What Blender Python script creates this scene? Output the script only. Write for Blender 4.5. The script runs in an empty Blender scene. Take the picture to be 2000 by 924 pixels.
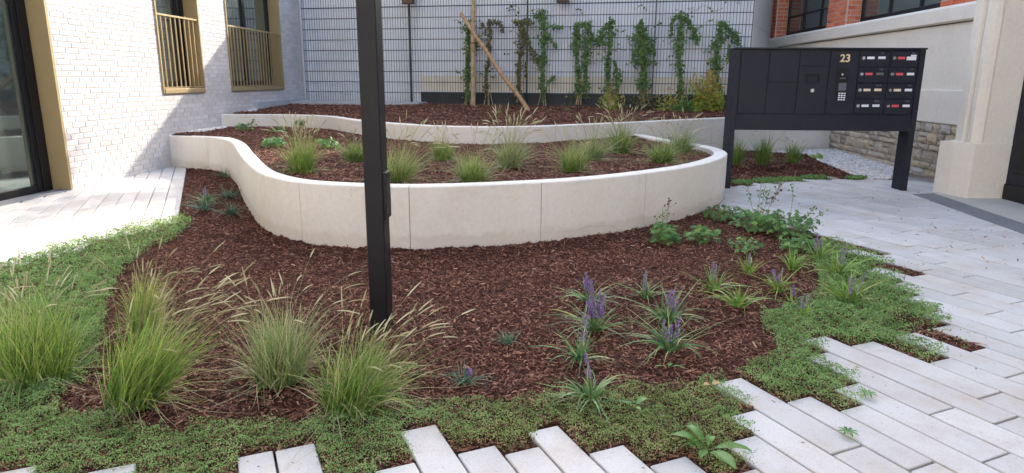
import bpy, math, random
import numpy as np
from mathutils import Matrix, Vector
random.seed(7)
RNG = np.random.default_rng(11)
R = math.radians
sc = bpy.context.scene
C = sc.collection

# ------------------------------------------------------------------ camera
IMG_W, IMG_H = 2000.0, 924.0
CAM_H = 1.45
_c = np.array([IMG_W/2, IMG_H/2]); _vp = np.array([1070., 155.]); _nd = np.array([970., 6050.])
FPX = math.sqrt(-float(np.dot(_vp-_c, _nd-_c)))
def _ray(p):
    v = np.array([p[0]-_c[0], -(p[1]-_c[1]), -FPX]); return v/np.linalg.norm(v)
_Y = _ray(_vp); _Z = -_ray(_nd); _Z = _Z-_Y*np.dot(_Y, _Z); _Z /= np.linalg.norm(_Z); _X = np.cross(_Y, _Z)
RM = np.array([_X, _Y, _Z]); CP = np.array([0, 0, CAM_H])
cd = bpy.data.cameras.new("camera"); cam = bpy.data.objects.new("camera", cd); C.objects.link(cam)
M = Matrix([list(RM[i])+[CP[i]] for i in range(3)]+[[0, 0, 0, 1]])
cam.matrix_world = M
cd.sensor_width = 36; cd.lens = FPX/IMG_W*36; cd.clip_start = .05; cd.clip_end = 500
sc.camera = cam
# places measured off the photograph: intersect a sight line with a known plane of the site
def gz(px, py, z=0.):
    d = RM@_ray((px, py)); return CP+d*((z-CP[2])/d[2])
def gx(px, py, x):
    d = RM@_ray((px, py)); return CP+d*(x/d[0])
def gy(px, py, y):
    d = RM@_ray((px, py)); return CP+d*(y/d[1])
def gv(px, py, P):
    n = np.array([P[0], P[1], 0.]); n /= np.linalg.norm(n); d = RM@_ray((px, py))
    return CP+d*(np.dot(np.array(P)-CP, n)/np.dot(d, n))

# ------------------------------------------------------------------ light
SUN = np.array([.45, 1., .64]); SUN /= np.linalg.norm(SUN)
w = bpy.data.worlds.new("World"); sc.world = w; w.use_nodes = True
nt = w.node_tree; bg = nt.nodes['Background']; sky = nt.nodes.new('ShaderNodeTexSky')
sky.sky_type = 'NISHITA'; sky.sun_disc = False
sky.sun_elevation = math.asin(SUN[2]); sky.sun_rotation = math.atan2(SUN[0], SUN[1])
sky.air_density = 1.0; sky.dust_density = 3.0; sky.ozone_density = 1.0
nt.links.new(sky.outputs[0], bg.inputs[0]); bg.inputs[1].default_value = .15
sl = bpy.data.lights.new("sun", 'SUN'); sl.energy = 2.0; sl.angle = R(.5); sl.color = (1, .90, .76)
so = bpy.data.objects.new("sun", sl); C.objects.link(so); so.location = (6, 30, 25)
so.rotation_euler = Vector(SUN).to_track_quat('Z', 'Y').to_euler()
sc.view_settings.view_transform = 'Standard'; sc.view_settings.look = 'None'
sc.view_settings.exposure = 2.32; sc.view_settings.gamma = 1
sc.render.engine = 'CYCLES'
try: sc.cycles.max_bounces = 8; sc.cycles.use_denoising = True
except Exception: pass

# ------------------------------------------------------------------ materials
class NT:
    def __init__(s, name):
        s.m = bpy.data.materials.new(name); s.m.use_nodes = True; s.t = s.m.node_tree
        s.b = s.t.nodes['Principled BSDF']
        s.co = s.t.nodes.new('ShaderNodeTexCoord').outputs['Object']
        s.geo = s.t.nodes.new('ShaderNodeNewGeometry').outputs['Position']
    def n(s, ty, **k):
        x = s.t.nodes.new(ty)
        for a, b in k.items(): setattr(x, a, b)
        return x
    def L(s, a, b): s.t.links.new(a, b)
    def noise(s, scale, detail=4, rough=.6, vec=None, stretch=None):
        x = s.n('ShaderNodeTexNoise'); x.inputs['Scale'].default_value = scale
        x.inputs['Detail'].default_value = detail; x.inputs['Roughness'].default_value = rough
        v = vec or s.geo
        if stretch:
            mp = s.n('ShaderNodeMapping'); mp.inputs['Scale'].default_value = stretch; s.L(v, mp.inputs[0]); v = mp.outputs[0]
        s.L(v, x.inputs['Vector']); return x.outputs['Fac']
    def ramp(s, fac, stops):
        x = s.n('ShaderNodeValToRGB'); e = x.color_ramp.elements
        while len(e) > 1: e.remove(e[-1])
        e[0].position = stops[0][0]; e[0].color = (*stops[0][1], 1)
        for p, c in stops[1:]:
            q = e.new(p); q.color = (*c, 1)
        s.L(fac, x.inputs[0]); return x.outputs[0]
    def mix(s, fac, a, b, mode='MIX'):
        x = s.n('ShaderNodeMix', data_type='RGBA', blend_type=mode)
        if isinstance(fac, (int, float)): x.inputs['Factor'].default_value = fac
        else: s.L(fac, x.inputs['Factor'])
        for v, i in ((a, 'A'), (b, 'B')):
            sk = [q for q in x.inputs if q.name == i and q.type == 'RGBA'][0]
            if isinstance(v, tuple): sk.default_value = (*v, 1)
            else: s.L(v, sk)
        return [q for q in x.outputs if q.type == 'RGBA'][0]
    def math(s, op, a, b=0.):
        x = s.n('ShaderNodeMath', operation=op)
        for v, i in ((a, 0), (b, 1)):
            if isinstance(v, (int, float)): x.inputs[i].default_value = v
            else: s.L(v, x.inputs[i])
        return x.outputs[0]
    def attr(s, name='rnd'):
        x = s.n('ShaderNodeAttribute'); x.attribute_name = name; return x.outputs['Fac']
    def objr(s): return s.n('ShaderNodeObjectInfo').outputs['Random']
    def bump(s, h, strength=.3, dist=.01):
        x = s.n('ShaderNodeBump'); x.inputs['Strength'].default_value = strength; x.inputs['Distance'].default_value = dist
        s.L(h, x.inputs['Height']); s.L(x.outputs[0], s.b.inputs['Normal'])
    def col(s, c):
        if isinstance(c, tuple): s.b.inputs['Base Color'].default_value = (*c, 1)
        else: s.L(c, s.b.inputs['Base Color'])
    def set(s, rough=.7, metal=0., spec=.5):
        s.b.inputs['Roughness'].default_value = rough; s.b.inputs['Metallic'].default_value = metal
        s.b.inputs['Specular IOR Level'].default_value = spec; return s.m
def g3(r, g, b): return (r, g, b)
MAT = {}
def concrete(name, c1, c2, stain=(.42, .33, .2), st=.35, pits=True):
    a = NT(name); f = a.noise(1.6, 5, .65); f2 = a.noise(26, 3, .7)
    col = a.ramp(f, [(.3, c1), (.7, c2)])
    s_ = a.ramp(a.noise(2.3, 6, .7, stretch=(1, 1, .5)), [(.52, (0, 0, 0)), (.75, (st, st, st))])
    col = a.mix(s_, col, stain)
    col = a.mix(a.ramp(f2, [(.35, (.10, .10, .10)), (.6, (0, 0, 0))]), col, (.25, .23, .2))
    if pits:
        v = a.n('ShaderNodeTexVoronoi'); v.inputs['Scale'].default_value = 26; a.L(a.geo, v.inputs['Vector'])
        pit = a.ramp(v.outputs['Distance'], [(.08, (.6, .6, .6)), (.15, (0, 0, 0))])
        msk = a.ramp(a.noise(7, 2), [(.5, (0, 0, 0)), (.62, (1, 1, 1))])
        col = a.mix(a.mix(1., pit, msk, 'MULTIPLY'), col, (.22, .2, .17))
    if name == 'planter_concrete':      # soil splashes in a ragged band just above the bark
        sx = a.n('ShaderNodeSeparateXYZ'); a.L(a.geo, sx.inputs[0])
        hh = a.math('ADD', sx.outputs[2], a.math('MULTIPLY', a.noise(6, 6, .8), -.22))
        spl = a.ramp(hh, [(0, (.22, .22, .22)), (.02, (.07, .07, .07)), (.05, (0, 0, 0))])
        col = a.mix(spl, col, (.40, .29, .19))
        run = a.ramp(a.noise(9, 4, .7, stretch=(1, 1, .06)), [(.55, (0, 0, 0)), (.8, (.1, .1, .1))])
        col = a.mix(run, col, (.50, .45, .38))
    a.col(col); a.bump(a.noise(90, 4, .7), .25, .004); MAT[name] = a.set(.85, spec=.3)
concrete('planter_concrete', (.71, .67, .60), (.76, .73, .675), (.62, .50, .35), .4)
concrete('plain_render', (.74, .68, .57), (.79, .73, .63), (.5, .43, .33), .3, False)
concrete('cream_base', (.72, .67, .56), (.78, .73, .62), (.4, .33, .22), .3, False)
concrete('grey_slab', (.40, .42, .45), (.5, .52, .54), (.3, .3, .3), .3, False)
concrete('ground_base', (.27, .255, .23), (.36, .34, .31), (.2, .17, .13), .5, False)
concrete('threshold', (.45, .42, .36), (.52, .49, .43), (.35, .3, .25), .3, False)
concrete('drain_grey', (.17, .17, .18), (.22, .22, .23), (.14, .13, .12), .4, False)

a = NT('paver')                         # pale concrete planks, each its own tint
r_ = a.objr(); base = a.ramp(r_, [(0, (.48, .465, .445)), (.5, (.55, .535, .515)), (1, (.61, .59, .56))])
blot = a.ramp(a.noise(3.2, 6, .68), [(.46, (0, 0, 0)), (.74, (.55, .55, .55))])
col = a.mix(blot, base, (.42, .32, .21))
blot2 = a.ramp(a.noise(1.1, 5, .6), [(.4, (0, 0, 0)), (.66, (.3, .3, .3))]); col = a.mix(blot2, col, (.68, .68, .69))
fine = a.ramp(a.noise(120, 3, .75), [(.3, (.34, .34, .34)), (.55, (0, 0, 0))]); col = a.mix(fine, col, (.26, .22, .18))
sp = a.ramp(a.noise(45, 2, .6), [(.65, (0, 0, 0)), (.73, (.5, .5, .5))]); col = a.mix(sp, col, (.24, .19, .14))
dirt = a.ramp(a.noise(.9, 7, .72), [(.5, (0, 0, 0)), (.7, (.38, .38, .38))]); col = a.mix(dirt, col, (.33, .29, .24))
a.col(col); a.bump(a.noise(160, 4, .8), .3, .003); MAT['paver'] = a.set(.82, spec=.35)

a = NT('white_brick'); r_ = a.objr()
col = a.ramp(r_, [(0, (.52, .50, .50)), (.5, (.58, .565, .565)), (1, (.64, .62, .615))])
col = a.mix(a.ramp(a.noise(5, 5, .7), [(.5, (0, 0, 0)), (.8, (.35, .35, .35))]), col, (.62, .53, .44))
a.col(col); a.bump(a.noise(60, 4, .7), .25, .002); MAT['white_brick'] = a.set(.7, spec=.35)
a = NT('white_brick_far'); r_ = a.attr()
col = a.ramp(r_, [(0, (.52, .50, .50)), (.5, (.58, .565, .565)), (1, (.64, .62, .615))])
a.col(col); a.bump(a.noise(60, 4, .7), .25, .002); MAT['white_brick_far'] = a.set(.7, spec=.35)
a = NT('mortar'); a.col(a.ramp(a.noise(20, 4), [(.3, (.50, .46, .44)), (.7, (.57, .53, .51))])); a.bump(a.noise(150, 3), .4, .004); MAT['mortar'] = a.set(.9, spec=.2)
a = NT('red_brick'); r_ = a.objr()
col = a.ramp(r_, [(0, (.50, .11, .055)), (.5, (.60, .17, .085)), (1, (.66, .23, .12))])
col = a.mix(a.ramp(a.noise(14, 5, .7), [(.45, (0, 0, 0)), (.8, (.5, .5, .5))]), col, (.34, .09, .05))
a.col(col); a.bump(a.noise(70, 4), .5, .005); MAT['red_brick'] = a.set(.85, spec=.25)
a = NT('pale_mortar'); a.col((.56, .50, .44)); a.bump(a.noise(150, 3), .4, .004); MAT['pale_mortar'] = a.set(.9, spec=.2)
a = NT('field_stone'); r_ = a.objr()
col = a.ramp(r_, [(0, (.34, .29, .24)), (.35, (.50, .44, .35)), (.6, (.58, .46, .30)), (.8, (.54, .50, .45)), (1, (.64, .56, .43))])
col = a.mix(a.ramp(a.noise(9, 6, .75), [(.4, (0, 0, 0)), (.75, (.7, .7, .7))]), col, (.25, .20, .15))
a.col(col); a.bump(a.noise(22, 6, .75), .9, .03); MAT['field_stone'] = a.set(.9, spec=.2)
a = NT('stone_mortar'); a.col(a.ramp(a.noise(12, 4), [(.3, (.28, .26, .23)), (.7, (.38, .35, .31))])); MAT['stone_mortar'] = a.set(.95, spec=.1)
def metal(name, c, rough=.4, met=0., bump=0., spec=.5):
    a = NT(name); col = a.mix(a.ramp(a.noise(4, 5, .6), [(.4, (0, 0, 0)), (.8, (.25, .25, .25))]), c, tuple(min(1, x*1.35+.01) for x in c))
    a.col(col); rr = a.ramp(a.noise(9, 4), [(.3, (rough-.07,)*3), (.7, (rough+.08,)*3)])
    m = a.set(rough, met, spec); a.L(rr, a.b.inputs['Roughness'])
    if bump: a.bump(a.noise(300, 2), bump, .002)
    MAT[name] = m
metal('black_coat', (.009, .009, .012), .5, 0, .15, .28)
metal('anthracite', (.013, .014, .023), .55, 0, .1, .3)
metal('frame_black', (.006, .006, .008), .4, 0, 0, .3)
metal('gold_metal', (.34, .255, .125), .55, .15)
metal('gold_number', (.75, .62, .38), .35, .4)
metal('steel', (.55, .55, .55), .25, .9)
metal('wire_green', (.035, .05, .048), .45, .2)
metal('cladding', (.76, .79, .85), .45, 0)
metal('flat_cladding', (.58, .61, .67), .4, 0)
metal('plinth_black', (.03, .032, .037), .55)
metal('dark_interior', (.03, .03, .03), .9)
metal('label_white', (.75, .75, .78), .4)
metal('label_red', (.62, .08, .10), .4)
metal('label_cream', (.72, .62, .45), .4)
metal('label_grey', (.12, .12, .13), .4)
metal('screen', (.09, .10, .13), .15)
metal('blind', (.45, .45, .42), .8)
metal('shed_wood', (.10, .06, .035), .8)
a = NT('glass'); a.col((.20, .25, .235)); m = a.set(.04, .8, spec=1.0); MAT['glass'] = m
a = NT('curtain'); a.col(a.ramp(a.noise(30, 2, stretch=(1, 3, .05)), [(.3, (.18, .19, .2)), (.7, (.36, .37, .38))])); MAT['curtain'] = a.set(.7)
a = NT('wood'); col = a.ramp(a.noise(6, 5, .7, stretch=(6, 6, .6)), [(.3, (.22, .12, .065)), (.55, (.42, .27, .15)), (.75, (.55, .40, .25))])
a.col(col); a.bump(a.noise(20, 5, .7, stretch=(6, 6, .6)), .8, .01); MAT['wood'] = a.set(.85, spec=.2)
a = NT('bark_trunk'); col = a.ramp(a.noise(14, 5, .7, stretch=(1, 1, .5)), [(.3, (.20, .14, .08)), (.5, (.40, .30, .18)), (.75, (.52, .42, .27))])
a.col(col); a.bump(a.noise(30, 5, .7), .8, .008); MAT['bark_trunk'] = a.set(.9, spec=.15)
a = NT('bark_mulch'); col = a.ramp(a.attr(), [(0, (.04, .015, .010)), (.3, (.115, .046, .029)), (.62, (.24, .108, .068)), (.85, (.40, .21, .138)), (.96, (.46, .28, .19)), (1, (.56, .40, .28))])
a.col(col); a.bump(a.noise(150, 4, .7), .5, .003); MAT['bark_mulch'] = a.set(.8, spec=.3)
a = NT('mulch_soil'); col = a.ramp(a.noise(70, 4, .8), [(.3, (.018, .007, .005)), (.5, (.06, .022, .015)), (.7, (.14, .055, .035))])
a.col(col); a.bump(a.noise(70, 4, .8), 1., .02); MAT['mulch_soil'] = a.set(.95, spec=.1)
a = NT('pebble'); col = a.ramp(a.attr(), [(0, (.38, .34, .30)), (.5, (.6, .57, .54)), (1, (.74, .72, .70))]); a.col(col); MAT['pebble'] = a.set(.7, spec=.3)
def leaf(name, stops, rough=.5, trans=.25, nz=None):
    a = NT(name); col = a.ramp(a.attr(), stops)
    a.col(col); m = a.set(rough, spec=.35)
    tr = a.n('ShaderNodeBsdfTranslucent'); a.L(col, tr.inputs[0]); mx = a.n('ShaderNodeMixShader'); mx.inputs[0].default_value = trans
    out = a.t.nodes['Material Output']; a.L(a.b.outputs[0], mx.inputs[1]); a.L(tr.outputs[0], mx.inputs[2]); a.L(mx.outputs[0], out.inputs[0]); MAT[name] = m
leaf('grass_green', [(0, (.07, .13, .025)), (.35, (.13, .24, .045)), (.65, (.23, .36, .075)), (.85, (.37, .45, .13)), (1, (.55, .50, .26))])
leaf('grass_yellow', [(0, (.07, .15, .03)), (.3, (.18, .31, .06)), (.6, (.33, .48, .11)), (.85, (.48, .55, .15)), (1, (.62, .55, .28))])
leaf('grass_dull', [(0, (.07, .13, .04)), (.3, (.15, .25, .07)), (.6, (.28, .39, .13)), (.85, (.45, .47, .24)), (1, (.60, .53, .33))])
leaf('seed_head', [(0, (.40, .38, .20)), (.5, (.56, .53, .33)), (1, (.74, .70, .50))], .8, .35)
leaf('stalk', [(0, (.22, .24, .10)), (.5, (.36, .34, .18)), (1, (.5, .44, .28))], .7, .2)
leaf('lily_leaf', [(0, (.05, .12, .045)), (.4, (.11, .23, .08)), (.75, (.20, .34, .13)), (1, (.42, .48, .18))], .4)
leaf('lily_blue', [(0, (.045, .10, .06)), (.5, (.10, .19, .12)), (1, (.20, .30, .18))], .4)
leaf('lily_light', [(0, (.09, .19, .035)), (.4, (.18, .33, .06)), (.8, (.30, .46, .10)), (1, (.48, .50, .15))], .4)
leaf('lily_flower', [(0, (.17, .09, .30)), (.5, (.31, .19, .48)), (1, (.48, .36, .62))], .6)
leaf('lily_pale_flower', [(0, (.20, .17, .28)), (.5, (.32, .28, .40)), (1, (.45, .42, .52))], .6)
leaf('thyme', [(0, (.06, .14, .035)), (.3, (.16, .29, .08)), (.6, (.27, .44, .15)), (.85, (.37, .54, .22)), (.95, (.38, .44, .22)), (1, (.30, .18, .12))], .6, .35)
leaf('sedum', [(0, (.07, .11, .035)), (.3, (.16, .24, .07)), (.6, (.27, .38, .125)), (.85, (.39, .48, .20)), (.95, (.40, .40, .22)), (1, (.30, .16, .12))], .6, .35)
leaf('herb', [(0, (.045, .12, .03)), (.4, (.095, .23, .065)), (.8, (.18, .35, .10)), (1, (.38, .50, .11))], .5, .35)
leaf('weed', [(0, (.06, .17, .03)), (.5, (.11, .25, .05)), (1, (.19, .34, .08))], .45)
leaf('ivy', [(0, (.03, .065, .02)), (.4, (.07, .14, .04)), (.8, (.15, .25, .07)), (1, (.28, .36, .11))], .45)
leaf('ivy_brown', [(0, (.06, .05, .02)), (.4, (.11, .11, .045)), (.8, (.17, .17, .07)), (1, (.28, .16, .09))], .6)
leaf('nandina', [(0, (.14, .20, .03)), (.45, (.33, .38, .06)), (.75, (.48, .36, .08)), (1, (.55, .14, .06))], .5)
leaf('dry_flower', [(0, (.07, .05, .03)), (.5, (.14, .10, .06)), (1, (.25, .2, .12))], .8)
leaf('tan_leaf', [(0, (.4, .25, .12)), (1, (.55, .4, .2))], .7)

# ------------------------------------------------------------------ mesh helpers
class MB:
    """collects geometry for ONE mesh; rnd = one value per face"""
    def __init__(s): s.v = []; s.f = []; s.r = []; s.nv = 0
    def add(s, verts, faces, rnd=.5):
        verts = np.asarray(verts, float).reshape(-1, 3); faces = np.asarray(faces, int)
        if faces.ndim == 1: faces = faces.reshape(1, -1)
        s.v.append(verts); s.f.append(faces+s.nv); s.nv += len(verts)
        s.r.append(np.broadcast_to(np.asarray(rnd, float), (len(faces),)).copy())
        return s
    def build(s, name, mat, parent=None, smooth=False, loc=None):
        me = bpy.data.meshes.new(name)
        V = np.concatenate(s.v) if s.v else np.zeros((0, 3))
        if loc is not None: V = V-np.asarray(loc)
        me.vertices.add(len(V)); me.vertices.foreach_set('co', V.astype(np.float32).ravel())
        li = np.concatenate([f.ravel() for f in s.f]); tot = np.concatenate([np.full(len(f), f.shape[1]) for f in s.f])
        me.loops.add(len(li)); me.loops.foreach_set('vertex_index', li.astype(np.int32))
        me.polygons.add(len(tot)); st = np.concatenate([[0], np.cumsum(tot)[:-1]])
        me.polygons.foreach_set('loop_start', st.astype(np.int32))
        try: me.polygons.foreach_set('loop_total', tot.astype(np.int32))
        except Exception: pass
        me.polygons.foreach_set('use_smooth', np.full(len(tot), bool(smooth)))
        at = me.attributes.new('rnd', 'FLOAT', 'FACE'); at.data.foreach_set('value', np.concatenate(s.r).astype(np.float32))
        me.update(calc_edges=True); me.validate()
        if mat: me.materials.append(MAT[mat])
        o = bpy.data.objects.new(name, me); C.objects.link(o)
        if parent is not None: o.parent = parent
        if loc is not None: o.location = Vector(loc)
        return o
BF = [[0, 3, 2, 1], [4, 5, 6, 7], [0, 1, 5, 4], [1, 2, 6, 5], [2, 3, 7, 6], [3, 0, 4, 7]]
def box(mb, x0, x1, y0, y1, z0, z1, rnd=.5):
    v = [(x0, y0, z0), (x1, y0, z0), (x1, y1, z0), (x0, y1, z0), (x0, y0, z1), (x1, y0, z1), (x1, y1, z1), (x0, y1, z1)]
    return mb.add(v, BF, rnd)
def cbox(mb, x0, x1, y0, y1, z0, z1, b, rnd=.5, xf=None):
    """box with chamfered edges"""
    X = (x0, x1); Y = (y0, y1); Z = (z0, z1); vs = []; idx = {}
    for i in (0, 1):
        for j in (0, 1):
            for k in (0, 1):
                sx, sy, sz = (1 if i == 0 else -1), (1 if j == 0 else -1), (1 if k == 0 else -1)
                p = (X[i], Y[j], Z[k])
                idx[i, j, k, 0] = len(vs); vs.append((p[0], p[1]+sy*b, p[2]+sz*b))
                idx[i, j, k, 1] = len(vs); vs.append((p[0]+sx*b, p[1], p[2]+sz*b))
                idx[i, j, k, 2] = len(vs); vs.append((p[0]+sx*b, p[1]+sy*b, p[2]))
    q = []; t = []
    I = lambda *a: idx[a]
    for s in (0, 1):
        f = [I(s, 0, 0, 0), I(s, 0, 1, 0), I(s, 1, 1, 0), I(s, 1, 0, 0)]; q.append(f if s == 0 else f[::-1])
        f = [I(0, s, 0, 1), I(1, s, 0, 1), I(1, s, 1, 1), I(0, s, 1, 1)]; q.append(f if s == 0 else f[::-1])
        f = [I(0, 0, s, 2), I(0, 1, s, 2), I(1, 1, s, 2), I(1, 0, s, 2)]; q.append(f if s == 0 else f[::-1])
    for j in (0, 1):
        for k in (0, 1):
            f = [I(0, j, k, 1), I(0, j, k, 2), I(1, j, k, 2), I(1, j, k, 1)]; q.append(f if j == k else f[::-1])
            f = [I(j, 0, k, 0), I(j, 0, k, 2), I(j, 1, k, 2), I(j, 1, k, 0)]; q.append(f[::-1] if j == k else f)
            f = [I(j, k, 0, 0), I(j, k, 0, 1), I(j, k, 1, 1), I(j, k, 1, 0)]; q.append(f if j == k else f[::-1])
    for i in (0, 1):
        for j in (0, 1):
            for k in (0, 1):
                f = [I(i, j, k, 0), I(i, j, k, 1), I(i, j, k, 2)]; t.append(f if (i+j+k) % 2 == 0 else f[::-1])
    vs = np.array(vs, float)
    if xf is not None: vs = xf(vs)
    mb.add(vs, q, rnd); mb.f.append(np.array(t)+mb.nv-24); mb.r.append(np.full(8, rnd)); return mb
def prism(mb, poly, z0, z1, rnd=.5):
    n = len(poly); v = [(p[0], p[1], z0) for p in poly]+[(p[0], p[1], z1) for p in poly]
    mb.add(v, [[i, (i+1) % n, (i+1) % n+n, i+n] for i in range(n)], rnd)
    mb.f.append(np.array([list(range(n, 2*n))])+mb.nv-2*n); mb.r.append(np.array([rnd]))
    mb.f.append(np.array([list(range(n))[::-1]])+mb.nv-2*n); mb.r.append(np.array([rnd])); return mb
def tube(mb, pts, rad, k=6, rnd=.5):
    pts = np.asarray(pts, float); n = len(pts); rad = np.broadcast_to(rad, (n,))
    d = np.gradient(pts, axis=0); d /= np.linalg.norm(d, axis=1)[:, None]+1e-9
    up = np.where(np.abs(d[:, 2:3]) > .9, np.array([[1., 0, 0]]), np.array([[0, 0, 1.]]))
    a_ = np.cross(d, up); a_ /= np.linalg.norm(a_, axis=1)[:, None]+1e-9; b_ = np.cross(d, a_)
    th = np.linspace(0, 2*math.pi, k, endpoint=False)
    v = pts[:, None]+rad[:, None, None]*(a_[:, None]*np.cos(th)[None, :, None]+b_[:, None]*np.sin(th)[None, :, None])
    f = [[i*k+j, i*k+(j+1) % k, (i+1)*k+(j+1) % k, (i+1)*k+j] for i in range(n-1) for j in range(k)]
    mb.add(v.reshape(-1, 3), f, rnd)
    mb.f.append(np.array([list(range((n-1)*k, n*k))])+mb.nv-n*k); mb.r.append(np.array([rnd if np.isscalar(rnd) else .5])); return mb
def empty(name, loc=(0, 0, 0)):
    o = bpy.data.objects.new(name, None); C.objects.link(o); o.location = loc; o.empty_display_size = .1; return o
def tag(o, label=None, cat=None, group=None, kind=None):
    if label: o['label'] = label
    if cat: o['category'] = cat
    if group: o['group'] = group
    if kind: o['kind'] = kind
    return o
def one(name, mat, parent, fn, **k):
    mb = MB(); fn(mb); return mb.build(name, mat, parent, **k)
def bx(name, mat, parent, x0, x1, y0, y1, z0, z1, b=0.):
    mb = MB()
    if b: cbox(mb, x0, x1, y0, y1, z0, z1, b)
    else: box(mb, x0, x1, y0, y1, z0, z1)
    return mb.build(name, mat, parent)
def inpoly(P, poly):
    x, y = P[:, 0], P[:, 1]; ins = np.zeros(len(P), bool); n = len(poly)
    for i in range(n):
        x0, y0 = poly[i][:2]; x1, y1 = poly[(i+1) % n][:2]
        if y0 == y1: continue
        c = ((y0 > y) != (y1 > y)) & (x < (x1-x0)*(y-y0)/(y1-y0)+x0); ins ^= c
    return ins
def crom(pts, n=12):
    P = np.array(pts, float); P = np.vstack([2*P[0]-P[1], P, 2*P[-1]-P[-2]]); out = []
    for i in range(1, len(P)-2):
        p0, p1, p2, p3 = P[i-1:i+3]
        for t in np.linspace(0, 1, n, endpoint=False):
            out.append(.5*((2*p1)+(-p0+p2)*t+(2*p0-5*p1+4*p2-p3)*t*t+(-p0+3*p1-3*p2+p3)*t**3))
    out.append(P[-2]); return np.array(out)
def vnoise(x, y, s=1., seed=0):
    """cheap smooth 2-D noise"""
    r = np.random.default_rng(100+seed); o = 0
    for k in range(5):
        a_, b_, p = r.uniform(-1, 1, 3); f = s*(1.3+.9*k); o = o+np.sin(f*(a_*x*2+b_*y*2)+p*9)*np.cos(f*(b_*x*1.7-a_*y*1.9)+p*5)/(1+.5*k)
    return o/2.2

# ------------------------------------------------------------------ site geometry
AL = R(27.2); CA, SA = math.cos(AL), math.sin(AL)
def uv(x, y): return x*CA+y*SA, -x*SA+y*CA
def xy(u, v): return u*CA-v*SA, u*SA+v*CA
EDGE = [-.36, -.18, -.01, .13, .29, .46, .625, .79, .96, 1.12, 1.27, 1.44, 1.62, 1.81, 1.99, 2.155, 2.335, 2.49, 2.65, 2.83, 3.01, 3.19, 3.375, 3.55, 3.735, 3.88, 4.06, 4.24, 4.43, 4.63, 4.81, 4.99, 5.15, 5.3]
V0 = [2.45, 2.45, 2.6, 2.59, 2.1, 2.29, 2.535, 2.28, 2.2, 2.32, 2.07, 1.9, 1.72, 1.91, 2.08, 2.37, 2.08, 1.92, 2.09, 2.43, 2.61, 2.44, 2.11, 2.44, 2.12, 2.44, 2.63, 2.9, 3.16, 3.5, 3.23, 4.0, 3.76]
left_e = [-.36-.172*k for k in range(1, 20)]
left_v0 = [2.72, 2.6, 2.85, 2.7, 2.9, 2.8]+[2.9]*13
EDGES = left_e[::-1]+EDGE+[5.3+.174*k for k in range(1, 36)]
V0S = left_v0[::-1]+V0+[99.]*35
EDGES = np.array(EDGES); V0S = np.array(V0S)
def row(u): return np.clip(np.searchsorted(EDGES, u)-1, 0, len(V0S)-1)
def v1line(u): return np.interp(u, [-6, -1.57, -1.22, -.79, -.3], [3.0, 6.24, 6.84, 7.38, 7.82])

W1 = crom([(-6.3, 10.9), (-5.42, 10.42), (-4.93, 10.02), (-4.34, 9.12), (-3.69, 7.9), (-2.97, 6.62), (-2.6, 6.1), (-2.17, 5.74), (-1.6, 5.58), (-1.16, 5.57), (-.73, 5.66), (-.04, 5.92), (.5, 6.23), (.98, 6.62), (1.53, 7.18), (1.96, 7.83), (2.25, 8.5), (2.31, 9.2), (2.15, 9.85), (1.85, 10.6), (1.6, 11.5)], 10)
W2 = crom([(-6.3, 12.72), (-5.5, 12.85), (-4.8, 12.83), (-4.14, 12.5), (-3.6, 11.8), (-3.11, 11.18), (-2.54, 10.68), (-1.83, 10.18), (-1.08, 9.99), (-.4, 10.12), (.13, 10.42), (1.57, 11.55), (3.4, 13.05), (4.7, 13.9), (6.0, 14.5)], 10)
def offset(c, d):
    t = np.gradient(c, axis=0); t /= np.linalg.norm(t, axis=1)[:, None]; return c+np.stack([-t[:, 1], t[:, 0]], 1)*d
def z1top(x): return np.interp(x, [-6.3, -5.6, -4.4], [.505, .53, .56])
W1i = offset(W1, .165); W2i = offset(W2, .165); W1m = offset(W1, .08); W2m = offset(W2, .08)
BED1 = np.vstack([W1m, W2m[W2m[:, 0] < 1.7][::-1]])
LOWMASK = np.vstack([W1, np.array([[1.7, 12], [-6.4, 12]])])
BED2 = np.vstack([W2m, np.array([[6.0, 16.5], [5, 17.4], [-6.3, 17.4]])])
def z_bed1(x, y): return .49+.012*vnoise(x, y, 2.2, 3)+.035*np.clip((y-9.2)/2., 0, 1)
def z_bed2(x, y): return .70+np.clip((y-11.5)*.03, 0, .16)+.012*vnoise(x, y, 2., 5)
def dist_curve(x, y, c):
    d = np.full(x.shape, 99.)
    for p in c[::2]: d = np.minimum(d, np.hypot(x-p[0], y-p[1]))
    return d
def z_low(x, y): return -.012+.012*vnoise(x, y, 3., 1)+.035*np.clip(1-dist_curve(x, y, W1)/.35, 0, 1)**2+.015*vnoise(x, y, 9., 2)*np.clip(1-dist_curve(x, y, W1)/.5, 0, 1)
def in_low(x, y, slack=0.):
    u, v = uv(x, y); r = row(u)
    ok = (v > V0S[r]-slack) & (u < 5.3+slack)
    ok &= (u > -.36) | (v < v1line(u)+slack)
    ok &= ~inpoly(np.stack([x, y], 1), LOWMASK) & (x > -7) & (y < 11.2)
    return ok
FAR_POLY = np.array([gz(*p)[:2] for p in [(1400, 368), (1478, 359), (1520, 352), (1560, 349), (1620, 349), (1692, 351), (1575, 309)]]+[[3.3, 13.1], [1.6, 11.6], [1.9, 10.2]])
def z_far(x, y): return .0+.16*np.clip((1.6-(dist_curve(x, y, W2)))/1.6, 0, 1)+.01*vnoise(x, y, 3, 8)
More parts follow.
